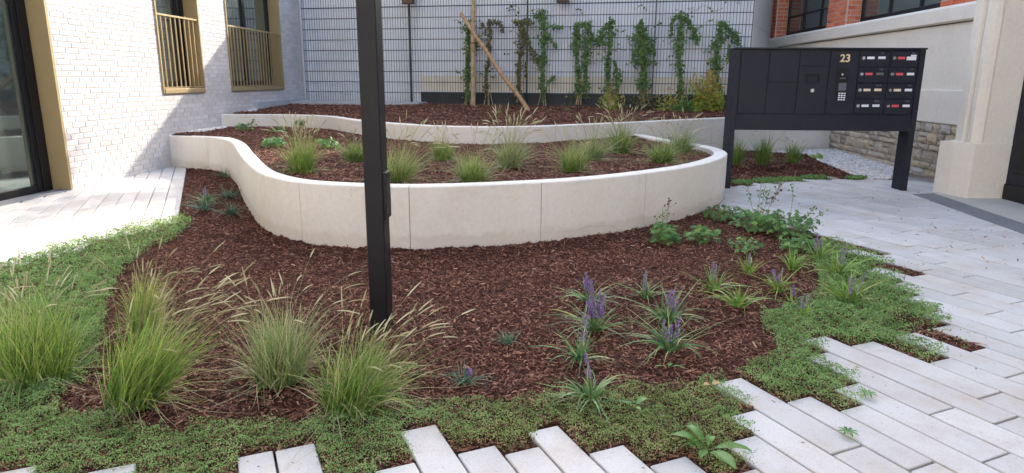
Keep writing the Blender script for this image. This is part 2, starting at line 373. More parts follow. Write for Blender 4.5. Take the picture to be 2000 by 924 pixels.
GC_POLY = np.array([gz(*p)[:2] for p in [(-260, 590), (-80, 548), (0, 522), (60, 498), (130, 480), (200, 466), (250, 448), (300, 432), (362, 424), (374, 440), (345, 468), (290, 490), (235, 535), (205, 600), (200, 680), (185, 735), (130, 765), (108, 800), (120, 818), (225, 818), (268, 848), (430, 842), (590, 838), (640, 815), (700, 805), (800, 795), (900, 800), (1000, 793), (1080, 778), (1180, 790), (1230, 768), (1400, 755), (1440, 735), (1512, 695), (1510, 665), (1485, 632), (1530, 605), (1590, 590), (1610, 560), (1585, 520), (1590, 490), (1610, 462), (1760, 500), (1950, 560), (2150, 650), (2150, 1150), (-300, 1150)]])

# ------------------------------------------------------------------ ground
gr = MB(); gr.add([(-60, -60, -.06), (60, -60, -.06), (60, 80, -.06), (-60, 80, -.06)], [[0, 1, 2, 3]])
tag(gr.build('ground', 'ground_base'), 'grey brown bedding ground under the courtyard', kind='structure')
def sheet(name, x0, x1, y0, y1, st, zf, mask, label, mat='mulch_soil'):
    xs = np.arange(x0, x1, st); ys = np.arange(y0, y1, st); X, Y = np.meshgrid(xs, ys, indexing='ij'); nx, ny = X.shape
    cx, cy = X[:-1, :-1]+st/2, Y[:-1, :-1]+st/2; mk = mask(cx.ravel(), cy.ravel()).reshape(cx.shape)
    Z = zf(X.ravel(), Y.ravel()).reshape(X.shape); V = np.stack([X, Y, Z], -1).reshape(-1, 3)
    i, j = np.nonzero(mk); F = np.stack([i*ny+j, (i+1)*ny+j, (i+1)*ny+j+1, i*ny+j+1], 1)
    used = np.unique(F); re = np.full(len(V), -1); re[used] = np.arange(len(used))
    mb = MB(); mb.add(V[used], re[F]); return tag(mb.build(name, mat, smooth=True), label, kind='structure')
sheet('soil', -7, 3.3, .9, 11.4, .03, z_low, lambda x, y: in_low(x, y, .03) | (inpoly(np.stack([x, y], 1), LOWMASK) & (dist_curve(x, y, W1) < .12)), 'dark soil of the lower planting bed')
sheet('soil', -6.3, 2.6, 5.5, 13.2, .06, z_bed1, lambda x, y: inpoly(np.stack([x, y], 1), BED1), 'dark soil of the middle raised bed')
sheet('soil', -6.3, 6.0, 9.8, 17.5, .08, z_bed2, lambda x, y: inpoly(np.stack([x, y], 1), BED2), 'dark soil of the upper raised bed')
sheet('soil', 1.5, 5.5, 9.2, 13.6, .06, z_far, lambda x, y: inpoly(np.stack([x, y], 1), FAR_POLY), 'dark soil of the small bed behind the letterboxes')

# ------------------------------------------------------------------ mulch chips
def scatter(n, x0, x1, y0, y1, mask, dens=None):
    P = np.stack([RNG.uniform(x0, x1, n), RNG.uniform(y0, y1, n)], 1)
    k = mask(P[:, 0], P[:, 1])
    if dens is not None: k &= RNG.random(n) < dens(P[:, 0], P[:, 1])
    return P[k]
def chips(name, P, zf, L0, L1, label, wr=(.18, .4)):
    n = len(P); L = RNG.uniform(L0, L1, n)*RNG.choice([1, 1, 1, 1.5], n); W_ = L*RNG.uniform(*wr, n); T = W_*RNG.uniform(.25, .5, n)
    yaw = RNG.uniform(0, 2*np.pi, n); tl = RNG.normal(0, .33, n); rl = RNG.normal(0, .45, n)
    loc = np.array([[-.5, -.5, 0], [.5, -.35, 0], [.5, .4, 0], [-.5, .5, 0], [-.38, -.12, 1], [.36, .1, 1]])
    v = loc[None]*np.stack([L, W_, T], 1)[:, None]+0.
    def rot(v, ax, an):
        c, s = np.cos(an)[:, None], np.sin(an)[:, None]; i, j = [(1, 2), (2, 0), (0, 1)][ax]
        a_, b_ = v[..., i].copy(), v[..., j].copy(); v[..., i] = a_*c-b_*s; v[..., j] = a_*s+b_*c
    rot(v, 0, rl); rot(v, 1, tl); rot(v, 2, yaw)
    z = zf(P[:, 0], P[:, 1])+RNG.uniform(-.002, .010, n)
    v += np.stack([P[:, 0], P[:, 1], z], 1)[:, None]
    off = np.arange(n)[:, None, None]*6
    q = (np.array([[0, 1, 5, 4], [2, 3, 4, 5]])[None]+off).reshape(-1, 4); t = (np.array([[1, 2, 5], [3, 0, 4]])[None]+off).reshape(-1, 3)
    r = np.clip(RNG.beta(1.7, 2.3, n)+.06*vnoise(P[:, 0], P[:, 1], 3, 9), 0, 1)
    mb = MB(); mb.add(v.reshape(-1, 3), q, np.repeat(r, 2)); mb.f.append(t); mb.r.append(np.repeat(r, 2))
    return tag(mb.build(name, 'bark_mulch'), label, 'bark mulch', kind='stuff')
def near_d(x, y): return np.clip(1.15-(np.hypot(x, y)-2.4)*.13, .35, 1)
P = scatter(400000, -5.6, 3.4, 1.7, 10.9, lambda x, y: in_low(x, y, -.005), near_d)
P = P[:140000]
chips('bark_mulch', P, z_low, .011, .029, 'reddish brown bark chips covering the lowest bed in front of the curved wall')
def off1(x, y): return inpoly(np.stack([x, y], 1), np.vstack([W1i, W2[W2[:, 0] < 1.7][::-1]]))
peb1 = np.array([gz(*p, .5)[:2] for p in [(335, 264), (352, 262), (400, 261), (437, 254), (452, 249), (428, 247), (400, 246)]]+[[-6.3, 13.2]])
P = scatter(75000, -6.3, 2.4, 5.5, 13.1, lambda x, y: off1(x, y) & ~inpoly(np.stack([x, y], 1), peb1)); P = P[:36000]
chips('bark_mulch', P, z_bed1, .020, .046, 'reddish brown bark chips in the middle raised bed, sunlit orange at its left end')
peb2 = np.array([gz(*p, .72)[:2] for p in [(432, 223), (500, 222), (512, 216), (560, 209), (560, 204)]]+[[-6.3, 17.2]])
def off2(x, y): return inpoly(np.stack([x, y], 1), np.vstack([W2i, np.array([[6.0, 16.], [5, 17.2], [-6.3, 17.2]])])) & ~inpoly(np.stack([x, y], 1), peb2)
P = scatter(60000, -6.3, 6, 9.8, 17.2, off2); P = P[:26000]
chips('bark_mulch', P, z_bed2, .03, .06, 'dark bark chips on the highest bed below the wire mesh')
P = scatter(1500, -5.6, 3.4, 1.7, 10.9, lambda x, y: in_low(x, y, -.005), near_d)
chips('bark_mulch', P, lambda x, y: z_low(x, y)+.008, .035, .06, 'larger pale bark pieces lying on top of the lowest bed', (.12, .3))
P = scatter(9000, 1.5, 5.5, 9.2, 13.6, lambda x, y: inpoly(np.stack([x, y], 1), FAR_POLY))
chips('bark_mulch', P, z_far, .025, .05, 'dark bark chips in the small bed behind the letterbox stand')
# stray chips and crumbs on the paving
P = scatter(5200, -5, 5, 1.8, 9.5, lambda x, y: ~in_low(x, y, 0.) & in_low(x, y, .35) & ~inpoly(np.stack([x, y], 1), LOWMASK))
P = P[(RNG.random(len(P)) < .5)]
chips('fallen_crumbs', P, lambda x, y: np.full(x.shape, .0005), .006, .016, 'small bark crumbs scattered on the paving beside the plants')
P = scatter(700, 1.2, 5, 4.5, 9.5, lambda x, y: (uv(x, y)[0] > 5.35) & ~inpoly(np.stack([x, y], 1), LOWMASK)); P = P[RNG.random(len(P)) < .35]
chips('fallen_crumbs', P, lambda x, y: np.full(x.shape, .0005), .012, .03, 'dry leaf bits lying on the paving near the letterboxes')

# ------------------------------------------------------------------ pebbles
def pebbles(P, zf, s0, s1, label):
    n = len(P); t = (1+5**.5)/2
    ico = np.array([(-1, t, 0), (1, t, 0), (-1, -t, 0), (1, -t, 0), (0, -1, t), (0, 1, t), (0, -1, -t), (0, 1, -t), (t, 0, -1), (t, 0, 1), (-t, 0, -1), (-t, 0, 1)])/1.9
    fc = np.array([(0, 11, 5), (0, 5, 1), (0, 1, 7), (0, 7, 10), (0, 10, 11), (1, 5, 9), (5, 11, 4), (11, 10, 2), (10, 7, 6), (7, 1, 8), (3, 9, 4), (3, 4, 2), (3, 2, 6), (3, 6, 8), (3, 8, 9), (4, 9, 5), (2, 4, 11), (6, 2, 10), (8, 6, 7), (9, 8, 1)])
    s = RNG.uniform(s0, s1, n)[:, None]*np.stack([RNG.uniform(.8, 1.4, n), RNG.uniform(.7, 1.1, n), RNG.uniform(.5, .8, n)], 1)
    v = (ico[None]*(1+RNG.normal(0, .12, (n, 12, 1))))*s[:, None]; a_ = RNG.uniform(0, 6.28, n); c, sn = np.cos(a_)[:, None], np.sin(a_)[:, None]
    vx = v[..., 0]*c-v[..., 1]*sn; vy = v[..., 0]*sn+v[..., 1]*c; v = np.stack([vx, vy, v[..., 2]], -1)
    v += np.stack([P[:, 0], P[:, 1], zf(P[:, 0], P[:, 1])+RNG.uniform(0, .012, n)], 1)[:, None]
    mb = MB(); mb.add(v.reshape(-1, 3), (fc[None]+np.arange(n)[:, None, None]*12).reshape(-1, 3), np.repeat(RNG.random(n), 20))
    return tag(mb.build('pebbles', 'pebble', smooth=True), label, 'pebbles', kind='stuff')
P = scatter(9000, -6.3, -4.5, 10.5, 13.3, lambda x, y: inpoly(np.stack([x, y], 1), peb1)); pebbles(P[:3200], z_bed1, .018, .03, 'white pebbles along the brick wall in the middle bed')
P = scatter(12000, -6.3, -4.0, 12.5, 17.3, lambda x, y: inpoly(np.stack([x, y], 1), peb2)); pebbles(P[:3800], z_bed2, .02, .034, 'white pebbles along the brick wall in the top bed')
PEB3 = np.array([gz(*p)[:2] for p in [(1575, 308), (1692, 351), (1740, 350), (1745, 330)]]+[[6.0, 9.7], [6.0, 14.5], [5.0, 14.1], [3.4, 13.05]])
P = scatter(22000, 3.3, 6, 9.6, 14.6, lambda x, y: inpoly(np.stack([x, y], 1), PEB3)); pebbles(P[:9500], lambda x, y: .0+.05*np.clip((y-11)/3, 0, 1), .018, .032, 'white pebbles at the foot of the rough stone wall')

# ------------------------------------------------------------------ paving slabs
pv = MB(); pv.add([(-6.3, -12, -.045), (5.8, -12, -.045), (5.8, 13, -.045), (-6.3, 13, -.045)], [[0, 1, 2, 3]])
paving = tag(pv.build('paving', 'ground_base'), 'bedding layer of the pale plank paving', kind='structure')
slabs = []; LEN = [.61, .70, .70, 1.05, .88]
SLOTS = {}
def lay(r, va, vb, start_at_b=True):
    """fill row r between va and vb with slabs, the first full one at the bed end"""
    u0, u1 = EDGES[r]+.005, EDGES[r+1]-.005; rr = random.Random(r*13+int(vb*10)); v = vb if start_at_b else va
    while (v > va if start_at_b else v < vb):
        L_ = rr.choice(LEN); a_, b_ = (max(v-L_, va), v) if start_at_b else (v, min(v+L_, vb)); v = a_ if start_at_b else b_
        if b_-a_ < .05: break
        slabs.append((u0, u1, a_+.0055, b_-.0055))
for r in range(len(V0S)):
    uc = (EDGES[r]+EDGES[r+1])/2
    vmin = max(-1.5, (uc*CA-5.0)/SA) if uc > 0 else -.8
    if V0S[r] < 50:
        lay(r, vmin, V0S[r])
        if uc < -.36:
            ve = (uc*CA+6.28)/SA; vs = v1line(uc)-.15-.3*((r*7) % 3)/3
            if uc > -4.2: lay(r, vs, min(ve, 14.), False)
    else:
        vlim = (uc*CA-5.05)/SA; vl = vlim
        if uc > 8.2: vl = (uc*CA-5.7)/SA
        ends = {0: 7.3, 1: 7.15, 2: 7.45}
        vf = ends[r % 3]+.0*uc
        if uc > 9.0: vf = 7.1-.75*(uc-9.0)
        if uc < 10.8 and vf-vl > .1: lay(r, vl, vf)
def slab_mesh(mb, s):
    u0, u1, v0, v1 = s
    dz = random.uniform(-.0015, .0015); tx = random.uniform(-.002, .002)
    def xf(V):
        o = V.copy(); o[:, 0] = V[:, 0]*CA-V[:, 1]*SA; o[:, 1] = V[:, 0]*SA+V[:, 1]*CA; o[:, 2] += dz+tx*(V[:, 0]-u0); return o
    cbox(mb, u0, u1, v0, v1, -.07, 0, .0035, random.random(), xf)
def sl_key(s):
    x, y = xy((s[0]+s[1])/2, (s[2]+s[3])/2); d = math.hypot(x, y)
    vis = (y > 1.6 and abs(x)/max(y, .1) < .95); return d+(0 if vis else 50)
slabs.sort(key=sl_key)
for s in slabs[:300]:
    mb = MB(); slab_mesh(mb, s); x, y = xy((s[0]+s[1])/2, (s[2]+s[3])/2)
    mb.build('paving_slab', 'paver', paving, loc=(x, y, 0))
mb = MB()
for s in slabs[300:]: slab_mesh(mb, s)
if slabs[300:]: tag(mb.build('paving_slab', 'paver', paving), kind='stuff')
# edging strip along the left walk, drain channel and door threshold on the right
drl = [gz(*p)[:2] for p in [(1789, 382), (2000, 458)]]; dru = [gz(*p)[:2] for p in [(1829, 380), (2000, 438)]]
def ext(a_, b_, y): t = (y-a_[1])/(b_[1]-a_[1]); return np.array([a_[0]+(b_[0]-a_[0])*t, y])
dr = tag(one('drain_channel', 'drain_grey', None, lambda m: prism(m, [ext(*drl, 9.0), ext(*drl, 1.), ext(*dru, 1.), ext(*dru, 9.1)], -.05, .004)), 'dark grey strip set in the paving in front of the black door', 'drain channel')
tag(one('threshold_slab', 'threshold', None, lambda m: prism(m, [ext(*dru, 9.12)+[.004, 0], ext(*dru, 1.)+[.004, 0], (6.0, 1.), (6.0, 9.12)], -.05, .008)), 'smooth beige concrete apron at the doorway', kind='structure')

# ------------------------------------------------------------------ planter walls
def planter(name, outer, joints, ztop, zb, label):
    root = tag(empty(name, (float(outer[len(outer)//2][0]), float(outer[len(outer)//2][1]), 0)), label, 'planter wall')
    bpy.context.view_layer.update()
    inner = offset(outer, .165)
    s = np.concatenate([[0], np.cumsum(np.linalg.norm(np.diff(outer, axis=0), axis=1))])
    cuts = [0.]+sorted(joints(s))+[s[-1]]
    for k in range(len(cuts)-1):
        a_, b_ = cuts[k]+.003, cuts[k+1]-.003; ss = np.linspace(a_, b_, max(4, int((b_-a_)/.05)))
        ox, oy = np.interp(ss, s, outer[:, 0]), np.interp(ss, s, outer[:, 1]); ix, iy = np.interp(ss, s, inner[:, 0]), np.interp(ss, s, inner[:, 1])
        O = np.stack([ox, oy], 1); I = np.stack([ix, iy], 1); dO = (I-O); dO /= np.linalg.norm(dO, axis=1)[:, None]; n = len(ss)
        zt = ztop(ox); c = .009
        prof = [(O, zb+0*zt), (O, zt-c), (O+dO*c, zt), (I-dO*c, zt), (I, zt-c), (I, zb+0*zt)]
        V = np.stack([np.column_stack([p, z]) for p, z in prof], 1).reshape(-1, 3)
        F = [[i*6+j, (i+1)*6+j, (i+1)*6+j+1, i*6+j+1] for i in range(n-1) for j in range(5)]
        mb = MB(); mb.add(V, F); mb.f.append(np.array([[0, 1, 2, 3, 4, 5]])); mb.r.append(np.array([.5])); mb.f.append(np.array([[(n-1)*6+j for j in (5, 4, 3, 2, 1, 0)]])); mb.r.append(np.array([.5]))
        if k:
            t_ = cuts[k]; c0 = np.array([np.interp(t_, s, outer[:, 0]), np.interp(t_, s, outer[:, 1])]); c1 = np.array([np.interp(t_, s, inner[:, 0]), np.interp(t_, s, inner[:, 1])]); d_ = (c1-c0)/np.linalg.norm(c1-c0); pn = np.array([-d_[1], d_[0]])*.006
            a0, a1 = c0+d_*.012, c1-d_*.012; jf = MB(); prism(jf, [a0-pn, a0+pn, a1+pn, a1-pn], zb, float(ztop(np.array([c0[0]]))[0])-.012)
            o = jf.build('joint_seal', 'drain_grey'); o.parent = root; o.matrix_parent_inverse = root.matrix_world.inverted()
        o = mb.build('concrete_panel', 'planter_concrete', smooth=False); o.parent = root; o.matrix_parent_inverse = root.matrix_world.inverted()
    return root
def j_at(curve, pts):
    def f(s): return [float(s[int(np.argmin(np.hypot(curve[:, 0]-p[0], curve[:, 1]-p[1])))]) for p in pts]
    return f
planter('curved_planter_wall', W1, j_at(W1, [gz(*p, .56)[:2] for p in [(414, 264), (468, 300), (580, 357), (803, 364), (1057, 357), (1262, 337)]]+[(2.2, 9.7)]), z1top, -.1, 'waist high pale concrete wall that bulges towards the viewer round the middle bed')
planter('curved_planter_wall', W2, j_at(W2, [gz(*p, .76)[:2] for p in [(540, 224), (627, 225), (690, 236), (797, 244), (925, 248), (1085, 245), (1250, 238), (1381, 231)]]+[(4.5, 13.75)]), lambda x: .76+0*x, -.1, 'lower looking pale concrete wall farther back that holds up the topmost bed')

def on_wall(px, py, lift=.002):
    d = RM@_ray((px, py)); cr = W1[:, 0]*d[1]-W1[:, 1]*d[0]; best = None
    for i in range(len(W1)-1):
        if cr[i]*cr[i+1] <= 0:
            f = cr[i]/(cr[i]-cr[i+1]+1e-12); p = W1[i]*(1-f)+W1[i+1]*f
            if p[1] > 0 and (best is None or p[1] < best[1]): best = p
    t = best[1]/d[1]; q = CP+d*t; n_ = q[:2]/np.linalg.norm(q[:2]); return np.array([q[0]-n_[0]*lift, q[1]-n_[1]*lift, q[2]])
PW = [o for o in C.objects if o.name == 'curved_planter_wall'][0]
ck = MB(); kp = np.array([(1090, 443), (1097, 445), (1106, 452), (1117, 452), (1126, 450), (1136, 444), (1152, 442), (1170, 442), (1191, 439), (1202, 444), (1210, 449), (1220, 453)])
tube(ck, [on_wall(*p) for p in kp], .0021, 4); o = ck.build('hairline_crack', 'threshold'); o.parent = PW; o.matrix_parent_inverse = Matrix.Translation(-Vector(PW.location))

# ------------------------------------------------------------------ ground cover
def leaves_cloud(mb, P, z, size, rnd, wf=.3):
    n = len(P); a_ = RNG.uniform(0, 6.28, n); el = RNG.uniform(-.2, 1.2, n)
    d = np.stack([np.cos(a_)*np.cos(el), np.sin(a_)*np.cos(el), np.sin(el)], 1); s_ = np.cross(d, RNG.normal(0, 1, (n, 3))); s_ /= np.linalg.norm(s_, axis=1)[:, None]+1e-9
    L = size*RNG.uniform(.6, 1.3, n); o = np.column_stack([P, z]); h = (L*.5)[:, None]; w_ = (L*wf)[:, None]
    v = np.stack([o-d*h, o+s_*w_, o+d*h, o-s_*w_], 1)
    mb.add(v.reshape(-1, 3), np.arange(n*4).reshape(-1, 4), rnd)
def gc_mask(x, y):
    u, v = uv(x, y); wob = .035*vnoise(x, y, 14, 21)+.02*vnoise(x, y, 45, 22)
    P = np.stack([x+.05*vnoise(x, y, 9, 23), y+.05*vnoise(x, y, 9, 24)], 1)
    ins = inpoly(P, GC_POLY) & (x > -6)
    r = row(u); v0 = V0S[r]; bed = (v > v0+wob-.012) & (u < 5.2)
    ul = np.minimum(u-EDGES[r], EDGES[np.clip(r+1, 0, len(EDGES)-1)]-u)
    # plants lap sideways over the plank edges a little
    r2 = row(u+np.abs(wob)*.7); r3 = row(u-np.abs(wob)*.7); bed |= ((v > V0S[r2]+.01) | (v > V0S[r3]+.01)) & (u < 5.2)
    bed &= (v < v1line(u)+wob) | (u > -.36)
    slot = ((u > 3.735) & (u < 3.88) & (v < 2.62)) | ((u > 4.81) & (u < 4.99) & (v < 3.5)) | (u > 5.14)
    return ins & bed & ~slot & ~inpoly(np.stack([x, y], 1), LOWMASK)
P = scatter(3000000, -6, 3.6, 1.5, 8.2, gc_mask, lambda x, y: np.clip(1.1-(np.hypot(x, y)-2.3)*.22, .22, 1)*np.clip(.93+.45*vnoise(x, y, 11, 35), .35, 1))
kind = vnoise(P[:, 0], P[:, 1], 2.1, 31)+.5*vnoise(P[:, 0], P[:, 1], 7, 32)+.9*np.exp(-((P[:, 0]-.1)**2+(P[:, 1]-2.45)**2)/.35)
h = .052+.034*vnoise(P[:, 0], P[:, 1], 8, 33)+.03*vnoise(P[:, 0], P[:, 1], 20, 34)
h = np.clip(h, .012, .1)*np.clip(RNG.random(len(P))*1.6+.1, 0, 1)
d = np.hypot(P[:, 0], P[:, 1]); size = np.clip(.0088+(d-2.4)*.003, .0088, .02)
rnd = np.clip(.5+.3*vnoise(P[:, 0], P[:, 1], 5, 36)+.14*vnoise(P[:, 0], P[:, 1], 17, 37)+RNG.normal(0, .17, len(P)), 0, 1)
rnd = np.where(RNG.random(len(P)) < .02, 1., rnd)
for nm, mt, k, lab in (('ground_cover', 'thyme', kind < .42, 'bright green creeping thyme edging the bed and the paving teeth'), ('ground_cover', 'sedum', kind >= .42, 'duller olive and reddish creeping sedum patches by the paving ends')):
    mb = MB(); leaves_cloud(mb, P[k], h[k], size[k]*.9, rnd[k], .24); tag(mb.build(nm, mt), lab, 'ground cover', kind='stuff')
NGC = len(P)
# small green tongues on the far edge of the paving
mb = MB(); tongues = [(1450, 358, 22, 3), (1500, 354, 30, 4), (1540, 352, 28, 3), (1590, 348, 26, 3), (1672, 349, 22, 2.5)]
for px, py, rx, ry in tongues:
    n = 1400; th = RNG.uniform(0, 6.28, n); rr = np.sqrt(RNG.random(n)); pp = np.array([gz(px+rx*r_*math.cos(t_), py+ry*r_*math.sin(t_))[:2] for r_, t_ in zip(rr, th)])
    leaves_cloud(mb, pp, RNG.uniform(.0, .04, n), np.full(n, .025), np.clip(RNG.normal(.4, .2, n), 0, 1))
tag(mb.build('ground_cover', 'thyme'), 'thin green tongues of thyme at the far paving edge under the letterboxes', 'ground cover', kind='stuff')

# ------------------------------------------------------------------ plants
def blades(mb, n, H, spread, w0, lean=(0, 0), base_r=.05, segs=5, rs=None, droop=.7, hmin=.38, rfn=None, tipw=.12):
    a_ = RNG.uniform(0, 2*np.pi, n); L = H*RNG.uniform(hmin, 1.12, n); br = base_r*np.sqrt(RNG.random(n)); ba = RNG.uniform(0, 6.28, n)
    b0 = np.stack([br*np.cos(ba), br*np.sin(ba), np.zeros(n)], 1)
    out = np.stack([np.cos(a_), np.sin(a_)], 1)*(spread*RNG.power(1.3, n))[:, None]+np.array(lean)[None]
    t = np.linspace(0, 1, segs+1)
    tx = t[None]+droop*.35*t[None]**2
    hx = out[:, None]*tx[..., None]*L[:, None, None]+(RNG.normal(0, .05, (n, 1, 2))*L[:, None, None])*(t[None, :, None]**2)*np.sign(RNG.normal(0, 1, (n, 1, 1)))*2
    m = np.linalg.norm(out, axis=1)
    z = L[:, None]*(t[None]*(1-.18*np.minimum(m, 2)[:, None])-droop*(.18+.42*np.clip(m, 0, 1.3)[:, None])*t[None]**2.2*RNG.uniform(.3, 1.9, n)[:, None])
    z = np.maximum(z, .01+.01*RNG.random(n)[:, None]*t[None])
    pts = np.concatenate([hx, z[..., None]], -1)+b0[:, None]
    sd = np.stack([-np.sin(a_), np.cos(a_), np.zeros(n)], 1); sd += RNG.normal(0, .4, (n, 3)); sd /= np.linalg.norm(sd, axis=1)[:, None]
    wd = (w0*(1-t*(1-tipw))*np.minimum(1, .6+t*2))[None]*RNG.uniform(.7, 1.2, n)[:, None]
    v = np.stack([pts-sd[:, None]*wd[..., None]/2, pts+sd[:, None]*wd[..., None]/2], 2)  # n,s+1,2,3
    k = (segs+1)*2; i = np.arange(segs)*2; f = np.stack([i, i+1, i+3, i+2], 1)[None]+(np.arange(n)*k)[:, None, None]
    r = np.where(RNG.random(n) < .1, RNG.uniform(.8, 1, n), np.clip(RNG.beta(1.6, 2.0, n), 0, 1)) if rs is None else rs(n)
    fr = np.clip(r[:, None]+np.linspace(-.05, .16, segs)[None], 0, 1).ravel()
    mb.add(v.reshape(-1, 3), f.reshape(-1, 4), fr); return pts
def plume(mb, tip_pts, rad=.008, L=.1, hairs=40):
    """fluffy seed head along a short curved axis"""
    p = np.asarray(tip_pts); n = len(p); t = np.linspace(0, 1, n); tube(mb, p, rad*.55*np.sin(np.clip(t*.9+.12, 0, 1)*math.pi)**.7+.0006, 5, RNG.random())
    if hairs:
        i = RNG.uniform(0, n-1.01, hairs); k = i.astype(int); fr = (i-k)[:, None]; c = p[k]*(1-fr)+p[k+1]*fr; ax = p[-1]-p[0]; ax /= np.linalg.norm(ax)+1e-9
        d = RNG.normal(0, 1, (hairs, 3)); d -= (d@ax)[:, None]*ax; d /= np.linalg.norm(d, axis=1)[:, None]+1e-9; e = c+(d*.9+ax*1.1)*rad*RNG.uniform(.8, 1.5, hairs)[:, None]; s_ = np.cross(d, ax)*rad*.18
        mb.add(np.stack([c-s_, c+s_, e], 1).reshape(-1, 3), np.arange(hairs*3).reshape(-1, 3), RNG.random(hairs))
def grass_clump(px, py, z, H, spread, label, group, mat='grass_green', n=500, lean=(0, 0), heads=20, near=False, w0=.004, hH=1.15, hspread=None, base_r=.05, headL=.085, headR=.005, hlean=None, droop=.7, headcol='seed_head'):
    p0 = gz(px, py, z); root = tag(empty('fountain_grass', (p0[0], p0[1], z)), label, 'ornamental grass', group)
    mb = MB(); blades(mb, n, H, spread, w0, lean, base_r, 6 if near else 4, droop=droop)
    blades(mb, n//4, H*.6, spread*1.7, w0, lean, base_r, 6 if near else 4, droop=1.2)
    shift = RNG.uniform(-.12, .14); mb.r = [np.clip(q+shift, 0, 1) for q in mb.r]; fo = mb.build('foliage', mat, root)
    th = MB(); blades(th, 90 if near else 30, H*.75, spread*2.1, w0*.8, lean, base_r, 5, droop=1.9); th.r = [np.clip(.55+.45*q, 0, 1) for q in th.r]; th.build('dead_thatch', 'stalk', root)
    hlean = lean if hlean is None else hlean; hs = spread*.75 if hspread is None else hspread
    st = MB(); allh = MB(); hd = []
    for k in range(heads):
        a_ = RNG.uniform(0, 6.28); m = hs*RNG.random()**.7; L = H*hH*RNG.uniform(.75, 1.12)
        dx, dy = math.cos(a_)*m+hlean[0], math.sin(a_)*m+hlean[1]; nod = RNG.uniform(.1, .8)
        t = np.linspace(0, 1, 9); x = L*dx*(t+nod*.5*t**3); y = L*dy*(t+nod*.5*t**3); zz = L*(t*(1-.1*m)-.34*nod*t**3.5)
        pts = np.stack([x, y, zz], 1)+np.array([RNG.normal(0, base_r*.4), RNG.normal(0, base_r*.4), 0])
        tube(st, pts, np.linspace(.0012, .0007, 9)*(1 if near else 1.3), 3, RNG.random())
        e = pts[-1]-pts[-2]; e /= np.linalg.norm(e); hl = headL*RNG.uniform(.7, 1.25); q = np.linspace(0, 1, 7)
        out = np.array([dx, dy, -.6]); out /= np.linalg.norm(out); hp = pts[-1]+e*hl*q[:, None]+out*hl*.4*(q**2)[:, None]*nod
        if near:
            h_ = MB(); plume(h_, hp, headR, hl, 46); hd.append(h_)
        else: plume(allh, hp, headR, hl, 12)
    if heads: st.build('stalks', 'stalk', root)
    for h_ in hd: h_.build('seed_head', headcol, root)
    if not near and heads: allh.build('seed_heads', headcol, root)
    return root
FG = 'fountain grasses in the foreground'; MG = 'fountain grasses in the middle raised bed'; BG = 'grasses behind the letterbox stand'
grass_clump(75, 745, 0, .54, .47, 'large yellow green grass clump at the left picture edge with upright pale plumes', FG, 'grass_yellow', 850, (.06, 0), 40, True, .0068, 1.12, .42, .15, hlean=(.05, .05))
grass_clump(262, 790, 0, .53, .37, 'big vivid green grass clump leaning right, second from the left edge', FG, 'grass_yellow', 850, (.28, .05), 38, True, .0068, 1.15, .35, .12, hlean=(.42, .1))
grass_clump(282, 655, 0, .42, .32, 'upright green grass clump behind the vivid right leaning one', FG, 'grass_yellow', 550, (.1, 0), 24, True, .0066, 1.2, .5, .06, hlean=(.2, .05))
grass_clump(548, 745, 0, .46, .50, 'grey green grass clump between the leaning clump and the black post, few plumes', FG, 'grass_dull', 780, (.02, 0), 24, True, .0066, 1.25, .5, .11, hlean=(.02, .05))
grass_clump(685, 800, 0, .41, .60, 'light green grass clump at the foot of the black post with straw plumes to the right', FG, 'grass_green', 780, (.20, 0), 38, True, .0068, 1.2, .45, .11, hlean=(.42, .08))
grass_clump(-70, 700, 0, .44, .5, 'grass clump cut by the left picture edge', FG, 'grass_green', 500, (.1, 0), 20, True, .0066, 1.2, .4, .07)
mid = [(590, 338, .36, .45, 'sunlit grass clump with straw plumes, leftmost in the middle bed', 'grass_yellow', (0, 0), 60, .42),
       (695, 316, .26, .6, 'small dark green grass clump just left of the black post', 'grass_green', (0, 0), 10, .5),
       (775, 356, .34, .6, 'wide bright grass clump right behind the black post', 'grass_green', (.15, 0), 34, .6),
       (866, 314, .27, .45, 'dark green grass clump with two tall thin plumes right of the post', 'grass_green', (0, 0), 14, .25),
       (924, 358, .30, .6, 'blue green grass clump touching the front wall of the middle bed', 'grass_green', (.05, 0), 12, .6),
       (995, 328, .38, .6, 'large brownish green grass clump with many cream plumes in the bed centre', 'grass_dull', (.05, 0), 55, .5),
       (1118, 336, .30, .5, 'bright green rounded grass clump right of the bed centre', 'grass_green', (0, 0), 12, .6),
       (1155, 312, .32, .6, 'grass clump half behind the bright rounded one', 'grass_dull', (.1, 0), 20, .5),
       (1213, 301, .40, .5, 'tall dark green grass clump at the rear of the middle bed', 'grass_green', (0, 0), 46, .5),
       (1292, 319, .30, .7, 'low spreading grass clump near the round right end of the bed', 'grass_green', (.05, 0), 14, .7),
       (1328, 300, .34, .6, 'last grass clump before the round end, airy and upright', 'grass_dull', (.1, 0), 28, .6)]
for px, py, H, sp, lab, mt, ln, hd, hsp in mid:
    grass_clump(px, py, .49, H*1.32, sp*1.45, lab, MG, mt, 560, ln, hd, False, .0068, 1.25, hsp*.9, .10, .09, .0085, droop=.6)
for px, py, H, sp, lab in [(1436, 322, .5, .4, 'grass clump beside the left leg of the letterbox stand'), (1490, 322, .58, .4, 'tallest grass clump seen under the letterboxes'), (1549, 318, .42, .45, 'right hand grass clump seen under the letterboxes')]:
    grass_clump(px, py, .08, H, sp, lab, BG, 'grass_green', 420, (0, 0), 10, False, .009, 1.15, .4, .1, .08, .007)
UG = 'low plants along the front of the top bed'
